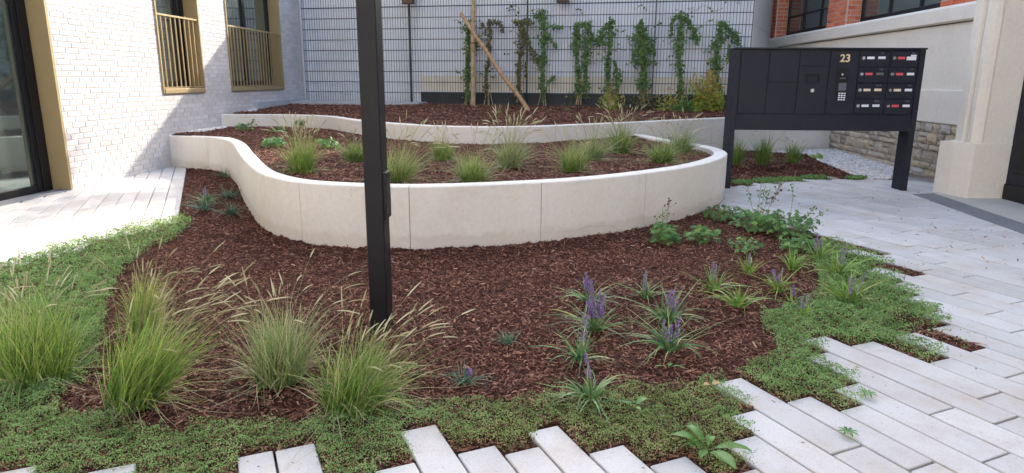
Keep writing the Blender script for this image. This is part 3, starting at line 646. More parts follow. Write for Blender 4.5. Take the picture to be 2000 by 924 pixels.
for px, py, H, lab in [(975, 226, .16, 'small wispy grass tuft at the rim of the top bed by the leaning stake'), (1108, 222, .2, 'thin grass tuft with red stems in the middle of the top bed'), (1320, 222, .25, 'bright grass tuft near the coloured shrub in the top bed'), (1385, 224, .25, 'green grass tuft beside the letterboxes in the top bed')]:
    grass_clump(px, py, .72, H, .6, lab, UG, 'grass_green', 160, (0, 0), 4, False, .006, 1.2, .4, .06, .07, .006)

def lily(px, py, H, label, mat='lily_leaf', n=34, flowers=0, fmat='lily_flower', spread=.75, z=0., fH=1.15, lean=(0, 0), w0=.014, droop=.85, group='lily turf plants in the lower bed'):
    p0 = gz(px, py, z); root = tag(empty('lily_turf', (p0[0], p0[1], z)), label, 'flowering plant', group)
    H *= 1.18; fH *= .72; n = int(n*1.7); mb = MB(); blades(mb, n, H, spread*1.3, w0*1.05, lean, .035, 7, droop=droop*1.15, hmin=.6, tipw=.1)
    mb.build('leaves', mat, root)
    for k in range(flowers):
        a_ = RNG.uniform(0, 6.28); m = RNG.uniform(.05, .35); L = H*fH*RNG.uniform(.85, 1.1); dx, dy = math.cos(a_)*m+lean[0]*.5, math.sin(a_)*m+lean[1]*.5
        b = np.array([RNG.normal(0, .015), RNG.normal(0, .015), 0]); t = np.linspace(0, 1, 6); pts = b+np.stack([L*dx*t, L*dy*t, L*t], 1)
        fs = MB(); tube(fs, pts, .0016, 4, .2); stem = fs.build('flower_stem', 'stalk', root)
        s = MB(); N = 46; q = .42+.58*RNG.random(N)**.9; ax = np.array([dx, dy, 1.]); ax /= np.linalg.norm(ax)
        c = b+np.stack([L*dx*q, L*dy*q, L*q], 1); rr = .009*(1.15-q)**.5*1.5; th = RNG.uniform(0, 6.28, N); c = c+np.stack([np.cos(th)*rr, np.sin(th)*rr, np.zeros(N)], 1); sz = .0045*(1.5-.7*q)
        oc = np.array([(1, 0, 0), (-1, 0, 0), (0, 1, 0), (0, -1, 0), (0, 0, 1.2), (0, 0, -1.2)]); of = np.array([(0, 2, 4), (2, 1, 4), (1, 3, 4), (3, 0, 4), (2, 0, 5), (1, 2, 5), (3, 1, 5), (0, 3, 5)])
        s.add((c[:, None]+oc[None]*sz[:, None, None]).reshape(-1, 3), (of[None]+np.arange(N)[:, None, None]*6).reshape(-1, 3), np.repeat(RNG.random(N), 8))
        s.build('flower_spike', fmat, stem)
    return root
lily(1151, 592, .20, 'lily turf with faint purple spikes at the back of the left purple group', n=34, flowers=4, fmat='lily_flower', spread=.9)
lily(1163, 648, .21, 'lily turf with the densest vivid purple spikes', n=36, flowers=8, fH=1.35)
lily(1133, 708, .21, 'lily turf with one tall pale spike, below the vivid purple one', n=30, flowers=2, fmat='lily_pale_flower', fH=1.5)
lily(1152, 782, .19, 'lily turf with one purple spike at the front edge by the thyme', n=34, flowers=1, fH=1.15, spread=.95)
lily(1259, 584, .18, 'dull green lily turf with thin faded spikes between the two purple groups', n=26, flowers=3, fmat='lily_pale_flower', spread=.7)
lily(1303, 632, .24, 'lily turf with three purple spikes, upper of the right pair', n=44, flowers=4, spread=.75, fH=1.0)
lily(1308, 688, .24, 'lily turf with two purple spikes and broad arching leaves, lower of the right pair', n=40, flowers=3, spread=.75, fH=1.0)
lily(991, 672, .10, 'small grey green lily turf tuft standing alone in the bark right of the post', 'lily_blue', 34, 0, spread=.6, w0=.008)
lily(912, 750, .11, 'small blue green lily turf tuft lowest in the bark', 'lily_blue', 34, 1, spread=.7, w0=.008, fH=.9)
lily(1393, 568, .20, 'yellow green lily turf with a few long bright leaves left of the pale one', 'lily_light', 26, 2, 'lily_pale_flower', .8)
lily(1443, 602, .19, 'pale green flowerless lily turf in open bark on the right', 'lily_light', 30, 0, spread=.8)
lily(1462, 536, .18, 'light green lily turf between the herbs and the pale one', 'lily_light', 24, 1, 'lily_pale_flower', .6)
lily(1519, 572, .19, 'light green lily turf with two small purple spikes near its leaves', 'lily_light', 36, 3, 'lily_flower', .7)
lily(1548, 529, .22, 'tall yellowish lily turf in front of the herb mass', 'lily_light', 34, 0, spread=.55)
lily(1600, 512, .24, 'lily turf with a purple spike at the bed corner by the paving', 'lily_light', 36, 3, spread=.6)
lily(1655, 596, .26, 'largest lily turf with drooping leaves rising from the right thyme mat', 'lily_light', 46, 3, 'lily_pale_flower', .7, fH=1.1)
lily(1635, 545, .26, 'lily turf crowding behind the largest one at the paving edge', 'lily_light', 40, 3, 'lily_pale_flower', .6)
lily(1568, 624, .15, 'small lily turf with one grey purple spike at the thyme border', 'lily_light', 14, 2, 'lily_pale_flower', .8)
lily(1550, 592, .14, 'sparse lily turf with a single purple spike in bark', 'lily_light', 7, 1, 'lily_flower', .5, fH=1.2)
for px, py, lab, fl in [(404, 398, 'lily turf with small purple spikes in the narrow bark strip by the left walk', 4), (455, 422, 'dark green lily turf tuft lowest in the narrow bark strip', 0), (402, 413, 'tiny lily turf tuft under the purple one in the narrow bark strip', 0), (446, 388, 'dark lily turf tuft hugging the curved wall', 0), (420, 332, 'thin dark tuft at the top end of the narrow bark strip', 0), (437, 348, 'olive tuft beside the thin dark one below the wall', 0)]:
    lily(px, py, .20, lab, 'lily_leaf' if fl else 'lily_blue', 40, fl, spread=.85, w0=.012, group='lily turf plants beside the left walk')

def lobed(mb, c, nrm, size, rnd):
    nrm = nrm/np.linalg.norm(nrm); a_ = np.cross(nrm, [.3, .8, .5]); a_ /= np.linalg.norm(a_); b_ = np.cross(nrm, a_); th0 = RNG.uniform(0, 6.28)
    th = np.linspace(.25, 2*math.pi-.25, 15)+th0; rr = size*(1+.24*np.cos((th-th0)*5))*RNG.uniform(.85, 1.1, 15)
    v = [c]+[c+a_*r_*math.cos(t_)+b_*r_*math.sin(t_)-nrm*size*.25*(.5+.5*math.cos(5*(t_-th0))) for r_, t_ in zip(rr, th)]
    mb.add(v, [[0, i, i+1] for i in range(1, 15)], rnd)
def herb(px, py, H, rad, n, label, mat='herb', z=0., leaf_s=.035, stalks=(), group='leafy herbs near the wall end'):
    p0 = gz(px, py, z); root = tag(empty('leafy_herb', (p0[0], p0[1], z)), label, 'herb', group)
    lf = MB(); st = MB()
    for k in range(int(n*1.5)):
        a_ = RNG.uniform(0, 6.28); m = rad*math.sqrt(RNG.random()); h_ = H*1.2*RNG.uniform(.2, 1)*(1-.35*(m/rad)**2); c = np.array([m*math.cos(a_), m*math.sin(a_), h_])
        lobed(lf, c, .6*np.array([math.cos(a_)*.5, math.sin(a_)*.5-.25, 1])+RNG.normal(0, .3, 3), leaf_s*RNG.uniform(.5, .95), float(np.clip(RNG.beta(2, 2.2), 0, 1)))
        tube(st, [c*0+np.array([c[0]*.15, c[1]*.15, 0]), c*np.array([.6, .6, .7]), c], .0016, 3, .4)
    lf.build('leaves', mat, root); st.build('stems', 'stalk', root)
    for (dx, dy, L, k, mt) in stalks:
        s = MB(); t = np.linspace(0, 1, 6); tube(s, np.stack([dx*t, dy*t, L*t], 1), .0022, 4, .5); so_ = s.build('flower_stem', 'stalk', root)
        f = MB()
        for i in range(k):
            q = .6+.4*RNG.random(); c = np.array([dx*q, dy*q, L*q])+RNG.normal(0, .022, 3)*[1, 1, .8]; tube(f, [np.array([dx, dy, L])*(q-.12), c], .001, 3, .5)
            for j in range(3): lobed(f, c+RNG.normal(0, .004, 3), RNG.normal(0, 1, 3), .008, RNG.random())
        f.build('flower_head', mt, so_)
    return root
herb(1297, 476, .17, .14, 75, 'dense blue green herb clump in front of the wall with two dry stalks', leaf_s=.032, stalks=[(.03, .02, .42, 12, 'dry_flower'), (-.09, .02, .26, 6, 'herb'), (-.03, .02, .33, 6, 'herb')])
herb(1370, 472, .14, .16, 50, 'lighter green sprawling herb right of the dense clump', 'herb', leaf_s=.032)
herb(1420, 428, .12, .26, 80, 'herb mat at the foot of the curved wall end', leaf_s=.03)
herb(1478, 452, .20, .26, 95, 'broad mound of lobed herb leaves with tall pale stalks', leaf_s=.035, stalks=[(0, 0, .50, 8, 'herb'), (.06, .05, .45, 8, 'herb'), (-.12, .04, .48, 7, 'herb'), (.22, .02, .52, 26, 'dry_flower'), (.12, .08, .42, 8, 'herb')])
herb(1540, 462, .22, .25, 95, 'tallest herb mound at the paving edge with one thin wavy stalk', leaf_s=.033, stalks=[(.02, .05, .62, 6, 'weed'), (.2, -.05, .3, 18, 'herb'), (.28, -.06, .26, 10, 'herb')])
herb(1455, 492, .12, .15, 34, 'small herb clump in front of the big mound', leaf_s=.028)
herb(1570, 492, .13, .2, 90, 'low dark herb patch right of the mounds', leaf_s=.028)
HB = 'young herbs in the middle bed'
herb(535, 287, .13, .16, 34, 'low fresh green herb left of the sunlit grass clump', z=.5, leaf_s=.045, group=HB)
herb(638, 290, .13, .16, 34, 'herb with one bright leaf right of the sunlit grass clump', z=.5, leaf_s=.045, group=HB)
herb(545, 259, .09, .13, 22, 'small herb between the sunlit clump and the back wall', z=.52, leaf_s=.04, group=HB)
herb(478, 256, .14, .15, 26, 'herb at the left end of the middle bed by the pebbles', z=.52, leaf_s=.035, group=HB)
herb(503, 248, .16, .12, 20, 'dark twiggy herb against the back wall at the left', z=.52, leaf_s=.035, group=HB)
herb(562, 247, .16, .14, 22, 'dark herb against the back wall above the sunlit clump', z=.52, leaf_s=.035, group=HB)
herb(588, 250, .15, .12, 20, 'dark herb against the back wall, second right of the joint', z=.52, leaf_s=.035, group=HB)
herb(648, 251, .10, .12, 16, 'small dark herb near the post at the foot of the back wall', z=.52, leaf_s=.035, group=HB)
herb(860, 214, .09, .35, 60, 'flat dark herb patch left of the tree trunk in the top bed', z=.74, leaf_s=.05, group='ground herbs round the young tree')
herb(948, 214, .10, .35, 60, 'flat dark herb patch right of the tree trunk in the top bed', z=.74, leaf_s=.05, group='ground herbs round the young tree')
herb(1595, 312, .12, .12, 20, 'small striped tuft between bark and white pebbles', 'lily_light', z=.02, leaf_s=.04, group='leafy herbs near the wall end')

def weed(px, py, z, specs, label, mat='weed', cat='weed'):
    p0 = gz(px, py, z); root = tag(empty('broadleaf_weed', (p0[0], p0[1], z)), label, cat)
    for (a_, L, W_, el) in specs:
        mb = MB(); n = 9; t = np.linspace(0, 1, n); a2 = R(a_); out = np.array([math.cos(a2), math.sin(a2), 0]); sd = np.array([-math.sin(a2), math.cos(a2), 0])
        c = out*(L*t)[:, None]+np.array([0, 0, 1.])*(L*(el*t-.75*el*t**2.4))[:, None]+np.array([0, 0, .012]); wv = W_*np.clip(np.sin(np.clip((t-.18)/.82, 0, 1)**.8*math.pi), 0, 1)**.75+.002
        wav = .05*L*np.sin(t*14+a_)
        v = np.stack([c-sd*wv[:, None]/2+np.array([0, 0, 1.])*(wv*.22+wav*.15)[:, None], c, c+sd*wv[:, None]/2+np.array([0, 0, 1.])*(wv*.22-wav*.15)[:, None]], 1).reshape(-1, 3)
        f = [[i*3+j, i*3+j+1, i*3+j+4, i*3+j+3] for i in range(n-1) for j in (0, 1)]
        mb.add(v, f, RNG.uniform(.2, .8)); mb.build('leaf', mat, root, smooth=True)
    return root
weed(1380, 884, .02, [(-8, .17, .045, .35), (-62, .16, .06, .2), (155, .15, .045, .6), (120, .14, .04, .9), (175, .09, .035, .5), (-120, .08, .03, .3), (60, .08, .03, 1.)], 'broad leaved bright green weed growing between planks at the bottom')
weed(1238, 800, .03, [(35, .09, .035, .7), (160, .07, .02, .5), (-60, .05, .02, .4)], 'lone light green weed leaf sticking out of the sedum')
weed(925, 690-8, .0, [(200, .05, .012, .4)], 'single fallen straw coloured leaf near the small tuft', 'tan_leaf', 'fallen leaf')
weed(1305, 722, .0, [(-20, .09, .012, .5), (200, .08, .01, .5), (60, .05, .02, .4)], 'thin green leaves lying under the right purple pair')
weed(1389, 757, .06, [(20, .05, .035, .3), (190, .04, .03, .2)], 'small orange fallen leaf on the sedum near the plank corner', 'tan_leaf', 'fallen leaf')
weed(1416, 414, .12, [(20, .05, .04, .3), (190, .05, .04, .2)], 'yellowed leaf on the herb mat at the wall end', 'tan_leaf', 'fallen leaf')
for px, py, lab in [(1693, 776, 'tiny sprig growing out of a joint in the right paving'), (1655, 852, 'tiny sprig in a plank joint at the bottom right')]:
    weed(px, py, .0, [(a_, .045, .012, .7) for a_ in range(0, 360, 45)], lab, 'herb')
weed(1578, 772, 0., [(a_, .02, .008, .7) for a_ in range(0, 360, 60)], 'mossy crumb beside the thyme on a plank', 'herb')

# ------------------------------------------------------------------ black post
pp = tag(empty('black_post', (-.975, 3.79, 0)), 'tall square matt black metal post standing in the bark between the grasses', 'post')
def rel(o, root): o.parent = root; o.matrix_parent_inverse = Matrix.Translation(-Vector(root.location)); return o
rel(bx('shaft', 'black_coat', None, -1.03, -.925, 3.72, 3.86, -.3, 3.6, .006), pp)
rel(bx('cover_plate', 'black_coat', None, -.926, -.908, 3.735, 3.845, .66, .93, .003), pp)
for zz in (.68, .91): rel(one('screw', 'frame_black', None, lambda m: tube(m, [(-.909, 3.79, zz), (-.905, 3.79, zz)], .004, 8)), pp)
rel(bx('top_cap', 'black_coat', None, -1.035, -.92, 3.715, 3.865, 3.6, 3.62, .003), pp)

# ------------------------------------------------------------------ letterbox stand
lb = tag(empty('letterbox_stand', (3.7, 9.42, 0)), 'long anthracite letterbox and intercom stand on two blade legs with number 23', 'letterbox')
YF, YB = 9.28, 9.56
def lbx(name, mat, *a_): return rel(bx(name, mat, None, *a_), lb)
lbx('leg', 'anthracite', 2.455, 2.53, YF, YB, -.1, 1.845, .004); lbx('leg', 'anthracite', 4.82, 4.893, YF, YB, -.1, 1.845, .004)
lbx('top_cover', 'anthracite', 2.445, 4.903, YF-.012, YB+.012, 1.848, 1.872, .004)
lbx('housing', 'frame_black', 2.533, 4.817, YF+.016, YB, .80, 1.845)
lbx('lower_beam', 'anthracite', 2.533, 4.817, YF+.004, YF+.015, .80, 1.012, .002)
XS = [2.538, 2.905, 3.295, 3.688, 4.062, 4.452, 4.815]
g_ = .0055
def panel(x0, x1, z0, z1): return lbx('panel', 'anthracite', x0+g_, x1-g_, YF+.003, YF+.015, z0+g_, z1-g_, .002)
panel(XS[0], XS[1], 1.015, 1.832); panel(XS[1], XS[2], 1.015, 1.43); panel(XS[1], XS[2], 1.43, 1.832)
panel(XS[2], XS[3], 1.64, 1.832); pf = lbx('parcel_door', 'anthracite', XS[2]+g_, XS[3]-g_, YF+.003, YF+.015, 1.015+g_, 1.64-g_, .002)
def sub(o, par): o.parent = par; return o
xh = gy(1588, 153, YF); 
for (a0, a1, c0, c1) in ((-.085, .085, .045, .06), (-.085, .085, -.06, -.045), (-.085, -.07, -.045, .045), (.07, .085, -.045, .045)):
    sub(bx('handle', 'frame_black', None, xh[0]+a0, xh[0]+a1, YF-.012, YF+.003, xh[2]+c0, xh[2]+c1), pf)
kk = gy(1586, 177, YF); sub(one('lock', 'steel', None, lambda m: tube(m, [(kk[0], YF+.003, kk[2]), (kk[0], YF-.012, kk[2])], .025, 14)), pf)
ip = panel(XS[3], XS[4], 1.015, 1.832)
i0 = gy(1644, 165, YF)
sub(bx('intercom_plate', 'frame_black', None, i0[0]-.075, i0[0]+.075, YF-.003, YF+.003, i0[2]-.21, i0[2]+.21), ip)
for px, py in ((1645, 145.5),):
    c = gy(px, py, YF); sub(one('camera_lens', 'steel', None, lambda m: tube(m, [(c[0], YF-.003, c[2]), (c[0], YF-.008, c[2])], .013, 10)), ip)
c = gy(1645.5, 153, YF); sub(bx('speaker_slot', 'label_grey', None, c[0]-.035, c[0]+.035, YF-.0045, YF-.003, c[2]-.006, c[2]+.006), ip)
c = gy(1645, 169.5, YF); sub(bx('screen', 'screen', None, c[0]-.05, c[0]+.05, YF-.006, YF-.003, c[2]-.05, c[2]+.05), ip)
c = gy(1643.5, 188.7, YF)
for i in range(3):
    for j in range(4):
        x, z = c[0]+(i-1)*.034, c[2]+(1.5-j)*.027; sub(bx('key', 'label_white', None, x-.012, x+.012, YF-.007, YF-.003, z-.008, z+.008), ip)
def text(name, s, size, x, z, mat, par, y=YF-.001, ext=.003):
    cu = bpy.data.curves.new(name, 'FONT'); cu.body = s; cu.size = size; cu.extrude = ext; cu.align_x = 'CENTER'; cu.align_y = 'CENTER'; cu.offset = size*.02
    tmp = bpy.data.objects.new(name+'_curve', cu); C.objects.link(tmp); bpy.context.view_layer.update()
    me = bpy.data.meshes.new_from_object(tmp.evaluated_get(bpy.context.evaluated_depsgraph_get())); bpy.data.objects.remove(tmp)
    me.materials.clear(); me.materials.append(MAT[mat])
    o = bpy.data.objects.new(name, me); C.objects.link(o); o.location = (x, y, z); o.rotation_euler = (R(90), 0, 0); o.parent = par; return o
c = gy(1651, 114.5, YF); text('house_number', '23', .135, c[0], c[2], 'gold_number', ip)
rows = [1.832, 1.628, 1.424, 1.219, 1.015]
LBL = [[('label_white', 'label_white'), ('label_red', 'label_white')], [('label_red', 'label_grey'), ('label_red', 'label_white')], [('label_cream', 'label_cream'), ('label_cream', 'label_white')], [('label_white', 'label_white'), ('label_red', 'label_white')]]
NUM = [['2.1', '2.0'], ['1.8', '1.9'], ['0.10', '1.07'], ['0.06', '1.05']]
for r_i in range(4):
    for cix in (0, 1):
        x0, x1 = XS[4+cix], XS[5+cix]; z1_, z0_ = rows[r_i], rows[r_i+1]
        d_ = lbx('letterbox_door', 'anthracite', x0+g_, x1-g_, YF+.003, YF+.015, z0_+g_, z1_-g_, .002); zc = (z0_+z1_)/2+.012
        sub(one('lock', 'steel', None, lambda m: tube(m, [(x0+.045, YF+.003, zc), (x0+.045, YF-.014, zc)], .021, 12)), d_)
        m1, m2 = LBL[r_i][cix]
        sub(bx('name_label', m1, None, x0+.095, x0+.185, YF-.002, YF+.003, zc-.014, zc+.018), d_)
        big = (r_i == 0 and cix == 1)
        sub(bx('name_label', m2, None, x0+.235-(.03 if big else 0), x0+.325, YF-.002, YF+.003, zc-(.026 if big else .012), zc+.02), d_)
        if big: sub(bx('name_label', 'label_white', None, x0+.255, x0+.325, YF-.003, YF+.002, zc+.022, zc+.042), d_)
        text('number', NUM[r_i][cix], .034, x0+.285, zc+.062, 'label_grey', d_, YF+.001, .001)

# ------------------------------------------------------------------ white brick building on the left
XL = -6.24; lbld = tag(empty('white_brick_building', (XL, 0, 0)), 'white brick building on the left with gold framed tall windows', 'building')
DOOR = (5.2, 8.44, -.05, 3.3); WIN = [(10.84, 12.21, 1.19, 3.75), (13.27, 15.98, 1.19, 3.75)]
YEND = 17.25; HT = 9.5; FACE = XL-.006
def lparts(name, mat, *a_, b=0.): return rel(bx(name, mat, None, *a_, b), lbld)
# wall body around the openings (mortar coloured), bricks are laid on it
wb = MB(); x0, x1 = XL-.45, FACE
ys = [-14, DOOR[0], DOOR[1], WIN[0][0], WIN[0][1], WIN[1][0], WIN[1][1], YEND]
box(wb, x0, x1, -14, DOOR[0], -.1, HT); box(wb, x0, x1, DOOR[1], WIN[0][0], -.1, HT); box(wb, x0, x1, WIN[0][1], WIN[1][0], -.1, HT); box(wb, x0, x1, WIN[1][1], YEND+.4, -.1, HT)
box(wb, x0, x1, DOOR[0], DOOR[1], DOOR[3], HT)
for wn in WIN: box(wb, x0, x1, wn[0], wn[1], -.1, wn[2]); box(wb, x0, x1, wn[0], wn[1], wn[3], HT)
rel(wb.build('wall', 'mortar'), lbld)
bricks = []; ch, bl = .0735, .25
kz = 0; z = -.02
while z < 3.75:
    off = [0, .125, .06, .19][kz % 4]; y = 8.44-bl*16+off
    while y < YEND:
        a_, b_ = y, y+bl; segs = [(a_, b_)]
        for (o0, o1, oz0, oz1) in [DOOR]+WIN:
            if z+ch > oz0+.02 and z < oz1-.02:
                ns = []
                for s0, s1 in segs:
                    if s1 <= o0 or s0 >= o1: ns.append((s0, s1)); continue
                    if s0 < o0: ns.append((s0, o0))
                    if s1 > o1: ns.append((o1, s1))
                segs = ns
        for s0, s1 in segs:
            s1 = min(s1, YEND-.005)
            if s1-s0 > .03: bricks.append((s0+.005, s1-.005, z+.005, z+ch-.005))
        y += bl
    z += ch; kz += 1
def bkey(b):
    yc, zc = (b[0]+b[1])/2, (b[2]+b[3])/2
    vis = yc > 8.4 and zc < 1.45+.115*yc+.25 and not (zc < .5 and yc > 10.9)
    return yc+(0 if vis else 50)+.0*zc
bricks.sort(key=bkey)
cache = {}
for i, b in enumerate(bricks[:300]):
    key = round(b[1]-b[0], 2)
    if key not in cache:
        m = MB(); L_ = b[1]-b[0]; cbox(m, -.012, .0,  -L_/2, L_/2, -(ch-.01)/2, (ch-.01)/2, .003); cache[key] = m.build('brick', 'white_brick', lbld); o = cache[key]
    else: o = cache[key].copy(); C.objects.link(o)
    o.parent = lbld; o.location = (random.uniform(-.0008, .0008), (b[0]+b[1])/2, (b[2]+b[3])/2)
mb = MB()
for b in bricks[300:]:
    xo = random.uniform(-.0008, .0008)-.006; r_ = random.random()
    if b[0] < 5.0 and b[1] < 5.3: box(mb, FACE, XL+.006+xo, *b, r_)
    else: box(mb, FACE, XL+.006+xo, *b, r_)
tag(rel(mb.build('brick', 'white_brick_far'), lbld), kind='stuff')
# glazed door
GX = XL-.25
lparts('door_reveal', 'gold_metal', XL-.27, XL+.012, DOOR[1]-.03, DOOR[1]+.012, -.04, DOOR[3]+.03)
dfr = lparts('door', 'frame_black', GX-.06, GX+.02, DOOR[1]-.28, DOOR[1]-.032, -.04, DOOR[3], b=.004)
def sub2(o, par): o.parent = par; return o
sub2(bx('frame', 'frame_black', None, GX-.05, GX+.01, DOOR[0]+.1, DOOR[1]-.28, -.04, .10, .004), dfr)
sub2(bx('frame', 'frame_black', None, GX-.05, GX+.035, DOOR[1]-.2, DOOR[1]-.1, -.04, DOOR[3], .004), dfr)
sub2(bx('frame', 'frame_black', None, GX-.05, GX+.01, DOOR[0], DOOR[0]+.14, -.04, DOOR[3], .004), dfr)
sub2(bx('pane', 'glass', None, GX-.03, GX-.012, DOOR[0]+.1, DOOR[1]-.28, .10, DOOR[3]), dfr)
lparts('door_sill', 'drain_grey', GX-.06, XL+.02, DOOR[0], DOOR[1]-.03, -.06, .006)
for i, (a_, b_, z0, z1_) in enumerate(WIN):
    m = MB(); t = .035; box(m, XL-.3, XL+.02, a_-.0, a_+t, z0, z1_); wr = rel(m.build('window', 'gold_metal'), lbld)
    sub2(bx('jamb', 'gold_metal', None, XL-.3, XL+.02, b_-t, b_, z0, z1_, .003), wr)
    sub2(bx('sill', 'gold_metal', None, XL-.3, XL+.03, a_+t+.001, b_-t-.001, z0, z0+.075, .004), wr)
    sub2(bx('head', 'gold_metal', None, XL-.3, XL+.02, a_+t+.001, b_-t-.001, z1_-t, z1_, .003), wr)
    ca, cb = a_+t, b_-t; gx_ = XL-.26
    mul = [(ca, ca+.07), (cb-.09, cb)]+([((ca+cb)/2-.07, (ca+cb)/2+.07)] if i == 1 else [(cb-.30, cb-.2)])
    for m0, m1 in mul: sub2(bx('frame', 'frame_black', None, gx_-.04, gx_+.03, m0+.002, m1-.002, z0+.077, z1_-t, .003), wr)
    sub2(bx('frame', 'frame_black', None, gx_-.04, gx_+.028, ca+.07, cb-.09, z0+.077, z0+.2, .003), wr)
    sub2(bx('pane', 'glass', None, gx_-.02, gx_-.005, ca+.07, cb-.09, z0+.2, z1_-t), wr)
    # railing
    rt = 2.45; rl = rel(bx('railing', 'gold_metal', None, XL-.035, XL+.005, ca+.002, cb-.002, rt-.03, rt, .003), lbld)
    sub2(bx('rail', 'gold_metal', None, XL-.03, XL, ca+.002, cb-.002, z0+.09, z0+.105), rl)
    nb = int(round((cb-ca)/.147))
    for k in range(1, nb):
        y = ca+(cb-ca)*k/nb; sub2(bx('rail_bar', 'gold_metal', None, XL-.024, XL-.006, y-.009, y+.009, z0+.106, rt-.031), rl)
# dark rooms behind the glass
lparts('interior', 'dark_interior', XL-1.2, XL-.5, 4, 17, 0, 4)
# grey base strip in the far corner
lparts('wall_base_strip', 'grey_slab', XL, XL+.06, 14.3, YEND-.05, .6, .94)

# ------------------------------------------------------------------ mesh screened building at the back
A0 = np.array([-6.24, 17.3]); A1 = np.array([4.42, 15.42]); TD = (A1-A0)/np.linalg.norm(A1-A0); ND = np.array([TD[1], -TD[0]]); LW = float(np.linalg.norm(A1-A0)); RETX, RETY = 5.93, 19.35
yaw = math.atan2(TD[1], TD[0])
bb = tag(empty('clad_building', (A0[0], A0[1], 0)), 'pale blue grey sheet metal clad building at the back behind the wire mesh', 'building'); bb.rotation_euler = (0, 0, yaw)
# local frame: x along the facade, -y towards the viewer
def bpart(name, mat, x0, x1, y0, y1, z0, z1, b=0.): o = bx(name, mat, None, x0, x1, y0, y1, z0, z1, b); o.parent = bb; return o
bpart('wall', 'flat_cladding', 0, LW, .16, .5, 0, 4.55)
m = MB(); pitch = .065; n = int(LW/pitch); X = []; 
for k in range(n):
    x = k*pitch; X += [(x, .12), (x+pitch*.42, .12), (x+pitch*.55, .145), (x+pitch*.87, .145)]
X.append((LW, .12)); X = np.array(X); V = np.vstack([np.column_stack([X[:, 0], X[:, 1], np.full(len(X), 1.52)]), np.column_stack([X[:, 0], X[:, 1], np.full(len(X), 4.5)])]); q = len(X)
m.add(V, [[i, i+1, i+1+q, i+q] for i in range(q-1)]); cl = m.build('cladding', 'cladding'); cl.parent = bb; cl['kind'] = 'stuff'
# cladding continues lower on the left, cream base band on the right
m = MB(); Xl = X[X[:, 0] < 3.15]; q = len(Xl); V = np.vstack([np.column_stack([Xl, np.full(q, .84)]), np.column_stack([Xl, np.full(q, 1.52)])]); m.add(V, [[i, i+1, i+1+q, i+q] for i in range(q-1)]); cl = m.build('cladding', 'cladding'); cl.parent = bb; cl['kind'] = 'stuff'
bpart('base_band', 'cream_base', 3.16, LW, .10, .16, 1.15, 1.518)
bpart('flashing', 'flat_cladding', 3.16, LW, .05, .16, 1.135, 1.149)
bpart('plinth', 'plinth_black', 3.16, LW, .03, .16, .6, 1.134, .003)
bpart('corner_trim', 'flat_cladding', 0, .07, .02, .16, .6, 4.55, .003)
bpart('roof_edge', 'flat_cladding', -.1, LW+.1, .0, .6, 4.55, 4.62, .01)
# return wall on the right with flat panels
rt0 = A1+ND*-.1; m = MB()
def quadwall(name, mat, p, q_, z0, z1, th=.1):
    p = np.array(p); q_ = np.array(q_); d = (q_-p)/np.linalg.norm(q_-p); nn = np.array([-d[1], d[0]])*th
    return one(name, mat, None, lambda mm: prism(mm, [p, q_, q_+nn, p+nn], z0, z1))
for za, zb in ((0, 2.62), (2.628, 4.6)):
    o = quadwall('flat_panel', 'cladding', A1+ND*.02, (RETX+.1, RETY), za, zb, .12); o.parent = bb; o.matrix_parent_inverse = (Matrix.Translation((A0[0], A0[1], 0))@Matrix.Rotation(yaw, 4, 'Z')).inverted()
# unseen block added behind, shaped and placed to throw the courtyard's shade
tb = tag(empty('shade_block', (8, 22, 0)), 'tall unseen block added behind the clad building to shade the courtyard', 'building')
rel(bx('wall', 'plain_render', None, 4.3, 24, 20.2, 24, 0, 17), tb)
rel(bx('roof', 'drain_grey', None, 4.25, 24.1, 20.1, 24.05, 17, 17.3), tb)

# unseen pale ground and facade added behind the viewer to bounce warm sunlight
tag(bx('bounce_ground', 'threshold', None, -40, 40, -30, -1.7, -.05, -.008), 'plain pale ground added behind the viewer to bounce sunlight', kind='structure')
ob = tag(empty('bounce_facade', (0, -22, 0)), 'long cream facade added behind the viewer to bounce warm light onto the beds', 'building')
rel(bx('wall', 'plain_render', None, -30, 30, -30, -22, 0, 13), ob)
for k in range(10):
    for zf_ in (1., 4.2, 7.4): rel(bx('window', 'glass', None, -27+k*5.6, -24.6+k*5.6, -22, -21.97, zf_, zf_+1.8), ob)
# pale slab along the foot of the cladding on the left
tag(one('concrete_ledge', 'grey_slab', None, lambda m: prism(m, [(-6.2, 16.15), (-3.9, 15.95), (-3.1, 16.3), (-2.95, 16.62), (-6.2, 17.2)], .55, .895)), 'flat grey concrete ledge at the foot of the cladding, left of the black plinth', 'ledge')

